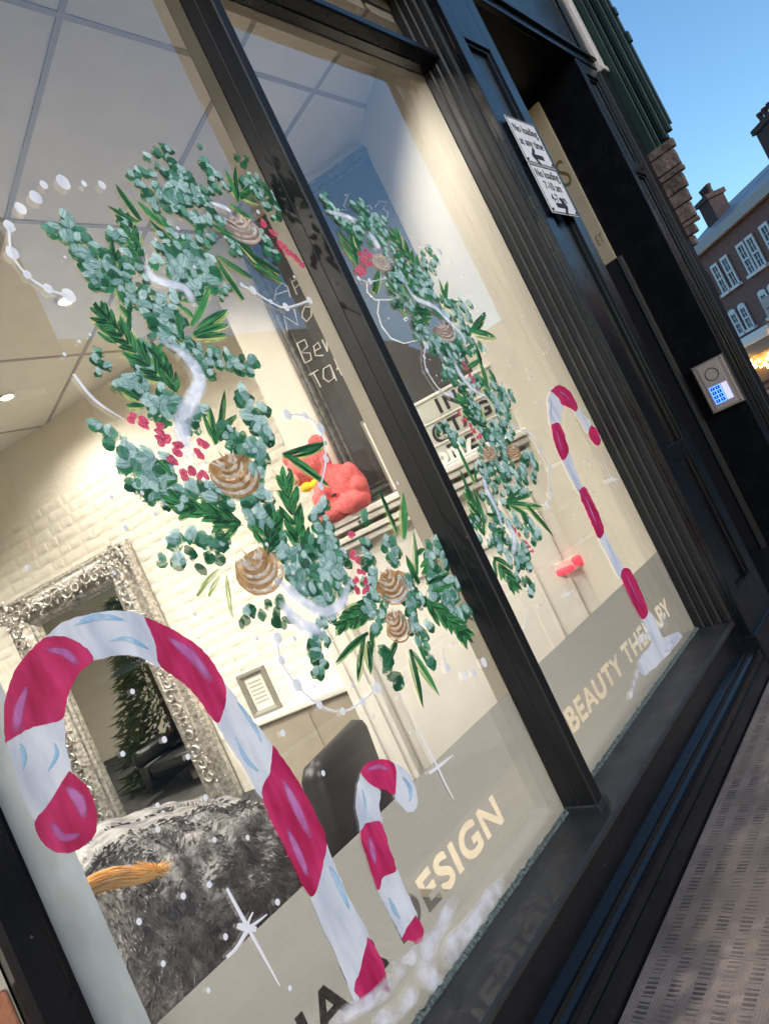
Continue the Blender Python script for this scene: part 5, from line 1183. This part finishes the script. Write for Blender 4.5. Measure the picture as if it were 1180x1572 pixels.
beads(wr, 'c2', [(412,565),(455,576),(512,563)], [9,11,6], w=5); beads(wr, 'c2', [(655,436),(680,440),(720,465),(716,510)], [5,7,10,8], w=3); beads(wr, 'c2', [(665,815),(660,860),(670,910),(720,985),(762,1000)], [14,8,9,8,12], w=6); beads(wr, 'c4', [(905,10),(975,45),(1012,100),(1042,165),(1045,258),(1030,300)], [6,8,8,9,11,10], w=5)
stroke('paint_streak', wr, 'c4', [(935,630,3),(962,680,5),(955,740,4),(930,745,2)], Mp['white'], 2)
# ---------------- candy canes
def poly_part(name, parent, c, pts, m, level=1, jag=0.0):
    q = smooth_line([cc(c, *p) for p in pts + [pts[0]]], 8)[:-1] if not jag else [cc(c, *p) for p in pts]
    bm = bmesh.new(); vs = []
    for px, py in q:
        px += 1.6 * mnoise.noise(Vector((px * .11, py * .11, 1))) ; py += 1.6 * mnoise.noise(Vector((px * .11, py * .11, 7)))
        x, z = G(px, py); vs.append(bm.verts.new((x, 0, z)))
    f = bm.faces.new(vs); f.normal_update()
    if f.normal.y > 0: bmesh.ops.reverse_faces(bm, faces=[f])
    bmesh.ops.triangulate(bm, faces=bm.faces[:])
    geo = bmesh.ops.extrude_face_region(bm, geom=bm.faces[:]); 
    for e in geo['geom']:
        if isinstance(e, bmesh.types.BMVert): e.co.y -= .0006
    return obj(name, bm, Mp[m], parent, False, (0, YP - level * .0012, 0))
def cane(label, parts, high):
    o = tag(empty('candy_cane', (1, YG, .5)), label, 'window painting', 'candy canes painted on the window'); o.matrix_world = Matrix.Identity(4)
    ps = []
    for k, (c, m, pts) in enumerate(parts): ps.append(poly_part('pink_stripe' if m == 'pink' else 'white_stripe', o, c, pts, m, 1.0 if m == 'pink' else .5))
    for (k, c, m, pts) in high:
        s_ = stroke('brush_highlight', ps[k], c, pts, Mp[m], 0); s_.location.y = -.0012 - .0003 * (k % 3)
    return o
cane('largest painted pink and white candy cane with wide hook at the lower left', [
  ('f','white',[(10,1135),(26,1202),(56,1262),(85,1215),(108,1188),(100,1145),(93,1098),(50,1100)]),
  ('f','pink',[(7,1141),(6,1085),(20,1035),(42,1003),(68,980),(105,980),(142,1009),(120,1035),(103,1068),(94,1104),(50,1117)]),
  ('f','white',[(62,986),(95,957),(140,943),(180,938),(224,949),(238,985),(247,1025),(212,1009),(175,1007),(138,1013),(105,985)]),
  ('f','pink',[(219,947),(262,966),(308,997),(333,1030),(345,1058),(343,1085),(331,1110),(302,1072),(275,1045),(244,1022),(236,985)]),
  ('f','white',[(342,1046),(382,1100),(419,1150),(412,1195),(401,1226),(372,1178),(329,1106),(344,1075)]),
  ('f','pink',[(417,1144),(452,1193),(480,1245),(498,1287),(495,1322),(476,1376),(440,1310),(401,1224),(413,1185)]),
  ('f','white',[(497,1290),(530,1372),(566,1442),(550,1490),(548,1546),(515,1470),(474,1374),(492,1325)]),
  ('f','pink',[(563,1438),(584,1473),(590,1498),(596,1524),(582,1520),(570,1532),(556,1547),(548,1530),(541,1517),(549,1492)]),
  ('f','pink',[(105,1184),(128,1203),(142,1228),(148,1257),(141,1286),(106,1309),(72,1301),(52,1266),(72,1236)])],
  [(1,'f','lilac',[(40,1055,6),(28,1090,18),(24,1125,14)]),(1,'f','lilac',[(68,998,6),(98,1003,16),(118,1022,10)]),(3,'f','lilac',[(252,978,6),(290,1005,20),(322,1048,14)]),(5,'f','lilac',[(430,1195,8),(455,1245,18),(476,1290,8)]),(5,'f','lilac',[(438,1272,6),(455,1310,16),(470,1345,8)]),
   (8,'f','lilac',[(100,1208,8),(120,1230,20),(128,1258,10)]),(8,'f','lilac',[(76,1262,8),(95,1285,16),(122,1282,8)]),(2,'f','blue',[(110,962,4),(150,948,14),(190,953,4)]),(2,'f','blue',[(165,985,3),(195,982,10),(228,998,3)]),(4,'f','blue',[(362,1078,3),(385,1110,9),(400,1140,3)]),(4,'f','blue',[(358,1130,3),(375,1165,8),(395,1185,4)]),
   (6,'f','blue',[(502,1328,7),(520,1362,13),(535,1398,3)]),(0,'f','blue',[(30,1140,4),(36,1162,9),(34,1185,3)]),(0,'f','blue',[(82,1140,3),(86,1160,8),(72,1185,3)])])
cane('small painted candy cane with hook to the right in the left pane corner', [
  ('c6','white',[(360,200),(345,260),(340,320),(350,380),(358,420),(388,385),(434,390),(426,330),(430,285),(424,262)]), ('c6','white',[(470,165),(520,190),(553,245),(566,310),(545,346),(512,332),(478,282),(486,220)]),
  ('c6','pink',[(358,206),(375,175),(420,157),(472,165),(486,222),(480,282),(452,268),(422,262),(385,240)]), ('c6','white',[(418,632),(440,580),(486,552),(512,610),(562,722),(524,768),(508,802),(470,730)]),
  ('c6','pink',[(356,416),(385,385),(433,387),(460,470),(486,556),(442,580),(420,629),(395,560),(365,470)]), ('c6','pink',[(555,720),(584,766),(579,810),(557,826),(548,812),(508,808),(525,765)])],
  [(2,'c6','lilac',[(378,195,8),(420,182,22),(458,195,8)]),(4,'c6','lilac',[(385,430,10),(400,490,34),(410,540,10)]),(3,'c6','blue',[(458,655,8),(478,700,22),(500,735,8)]),(0,'c6','blue',[(362,260,6),(372,310,14),(372,370,6)]),(1,'c6','blue',[(505,215,8),(535,260,24),(535,310,10)])])
cane('tall slim painted candy cane at the right end of the right pane', [
  ('c8','white',[(186,442),(176,500),(182,560),(190,600),(215,588),(234,606),(234,560),(242,512),(222,485)]), ('c8','white',[(298,510),(345,560),(374,602),(356,634),(330,592),(298,542)]),
  ('c8','pink',[(187,446),(210,424),(250,427),(290,470),(308,520),(298,541),(270,520),(237,506),(223,478)]), ('c8','pink',[(369,596),(395,625),(413,665),(405,691),(380,681),(358,640)]),
  ('c8','white',[(238,757),(256,742),(269,722),(330,880),(314,908)]), ('c8','pink',[(189,597),(215,591),(236,606),(260,680),(269,727),(240,757),(220,720),(200,660)]), ('c8','white',[(404,1112),(426,1075),(465,1150),(517,1248),(502,1294),(450,1200)]),
  ('c8','pink',[(314,896),(328,880),(346,886),(390,970),(427,1070),(405,1112),(370,1040),(330,950)]), ('c8','pink',[(504,1292),(514,1250),(545,1254),(590,1340),(626,1440),(600,1477),(550,1390)])],
  [(2,'c8','lilac',[(215,450,4),(250,462,14),(278,500,6)]),(5,'c8','lilac',[(210,620,5),(222,670,14),(238,720,5)]),(7,'c8','lilac',[(335,905,5),(365,980,16),(398,1060,5)]),(8,'c8','lilac',[(530,1280,5),(560,1350,16),(590,1420,5)]),(0,'c8','blue',[(192,480,4),(188,540,10),(200,580,4)]),(6,'c8','blue',[(435,1110,4),(460,1170,12),(490,1230,4)]),(4,'c8','blue',[(262,770,3),(285,820,9),(305,870,3)])])
# ---------------- snow at the cane feet, stars, dots
def smear(label, c, strokes, m='snow', poly=None):
    o = tag(empty('painted_snow', (1, YG, .3)), label, 'window painting', 'snow dabs painted at the cane feet'); o.matrix_world = Matrix.Identity(4)
    for s_ in strokes: stroke('snow_stroke', o, c, s_, Mp[m], .4, None, lambda u: 1.1 + .25 * math.sin(9 * u))
    if poly: poly_part('snow_patch', o, poly[0], poly[1], 'white', .4)
smear('thick white painted snow patch under the slim cane in the right pane', 'cB', [[(120,700,40),(60,900,70),(20,1040,50)],[(300,380,50),(340,280,60),(330,230,20)],[(80,500,60),(150,470,80),(230,440,60)],[(330,600,40),(430,500,70),(480,440,40)]], 'snow',
      ('cB', [(180,200),(258,300),(322,452),(400,440),(470,418),(494,462),(440,540),(345,650),(250,742),(160,812),(112,762),(104,690),(150,612),(228,512),(182,400),(135,296)]))
smear('streaky white painted snow under the two canes in the left pane', 'c6', [[(540,860,60),(610,830,90),(660,740,70),(705,650,30)],[(560,900,60),(630,960,90),(640,975,30)],[(640,900,60),(720,800,90),(800,700,80),(885,575,30)],[(250,1112,30),(330,1060,60),(420,1010,70),(520,900,40)],[(400,1090,40),(490,1070,70),(560,980,60)],[(470,900,20),(520,880,50),(560,870,60)]])
def star(label, c, arms, m='dot'):
    o = tag(empty('painted_star', (1, YG, .5)), label, 'window painting', 'stars painted on the window'); o.matrix_world = Matrix.Identity(4)
    for a in arms: stroke('star_arm', o, c, a, Mp[m], 1.5)
star('bold white painted star over the grey fur', 'c5', [[(815,740,11),(850,805,13),(886,872,16)],[(886,872,14),(945,980,11),(1006,1092,6)],[(814,990,12),(850,955,14),(890,890,18)],[(852,875,16),(885,882,26),(922,888,16)],[(886,880,12),(898,850,10),(910,826,6)],[(890,885,12),(925,862,10),(960,834,5)]])
star('faint white painted star near the small cane', 'c6', [[(564,52,8),(600,120,9),(636,188,10)],[(636,188,9),(665,250,8),(692,300,4)],[(602,207,10),(640,180,12),(690,140,4)]], 'dot')
star('tiny white painted star beside the slim cane', 'c8', [[(420,763,3),(440,800,4),(460,842,6)],[(460,842,6),(478,862,4),(496,882,2)],[(434,851,7),(460,846,10),(492,846,5)],[(448,862,4),(460,845,6),(472,828,3)]])
star('tiny lilac painted star above the grey film in the right pane', 'c8', [[(240,1378,4),(265,1362,7),(295,1348,3)],[(262,1330,3),(266,1360,6),(262,1395,3)],[(248,1350,3),(285,1375,3)]], 'white')
sd = tag(empty('painted_snowflakes', (1, YG, 1)), 'scattered small white painted snow dots across the window', 'window painting'); sd.matrix_world = Matrix.Identity(4)
for c, r, P in (('c5', 10, ((475,30),(590,203),(440,255),(675,265),(738,412),(565,440),(566,528),(890,557),(752,727),(658,768),(998,790),(810,915),(585,1012),(748,1108),(1042,1100),(1018,180),(1163,325),(498,860),(770,565))), ('c3', 8, ((95,645),(410,665),(400,390),(510,375),(557,450),(450,500),(700,812),(925,900),(880,620),(960,560),(740,265),(1060,900))), ('c1', 7, ((232,585),(322,865),(283,890),(230,937),(560,520),(640,480),(700,620),(1060,655),(930,420))),
                ('c2', 4, ((525,715),(585,685),(458,632),(750,570),(762,495),(810,550),(848,620),(862,660),(870,678),(960,735),(995,885),(1065,935),(1020,1058),(1090,1022),(680,870),(705,930),(727,948),(740,900),(880,700),(905,780))), ('c8', 5, ((68,103),(85,345),(98,385),(128,490),(165,270),(372,770),(405,910),(380,1195),(335,1110),(305,1000),(140,770),(350,760))), ('c4', 6, ((545,600),(688,802),(500,992),(187,955),(325,955),(400,1062),(148,600),(112,545),(490,220),(1005,660),(300,470))), ('c6', 8, ((75,60),(220,205),(55,672),(98,980),(535,58)))):
    for p in P:
        bm = bmesh.new(); dot_bm(bm, *cc(c, *p), r * rp_.uniform(.75, 1.1) / C[c][2]); obj('snow_dot', bm, Mp['dot'], sd, True, (0, depth(2.5), 0))
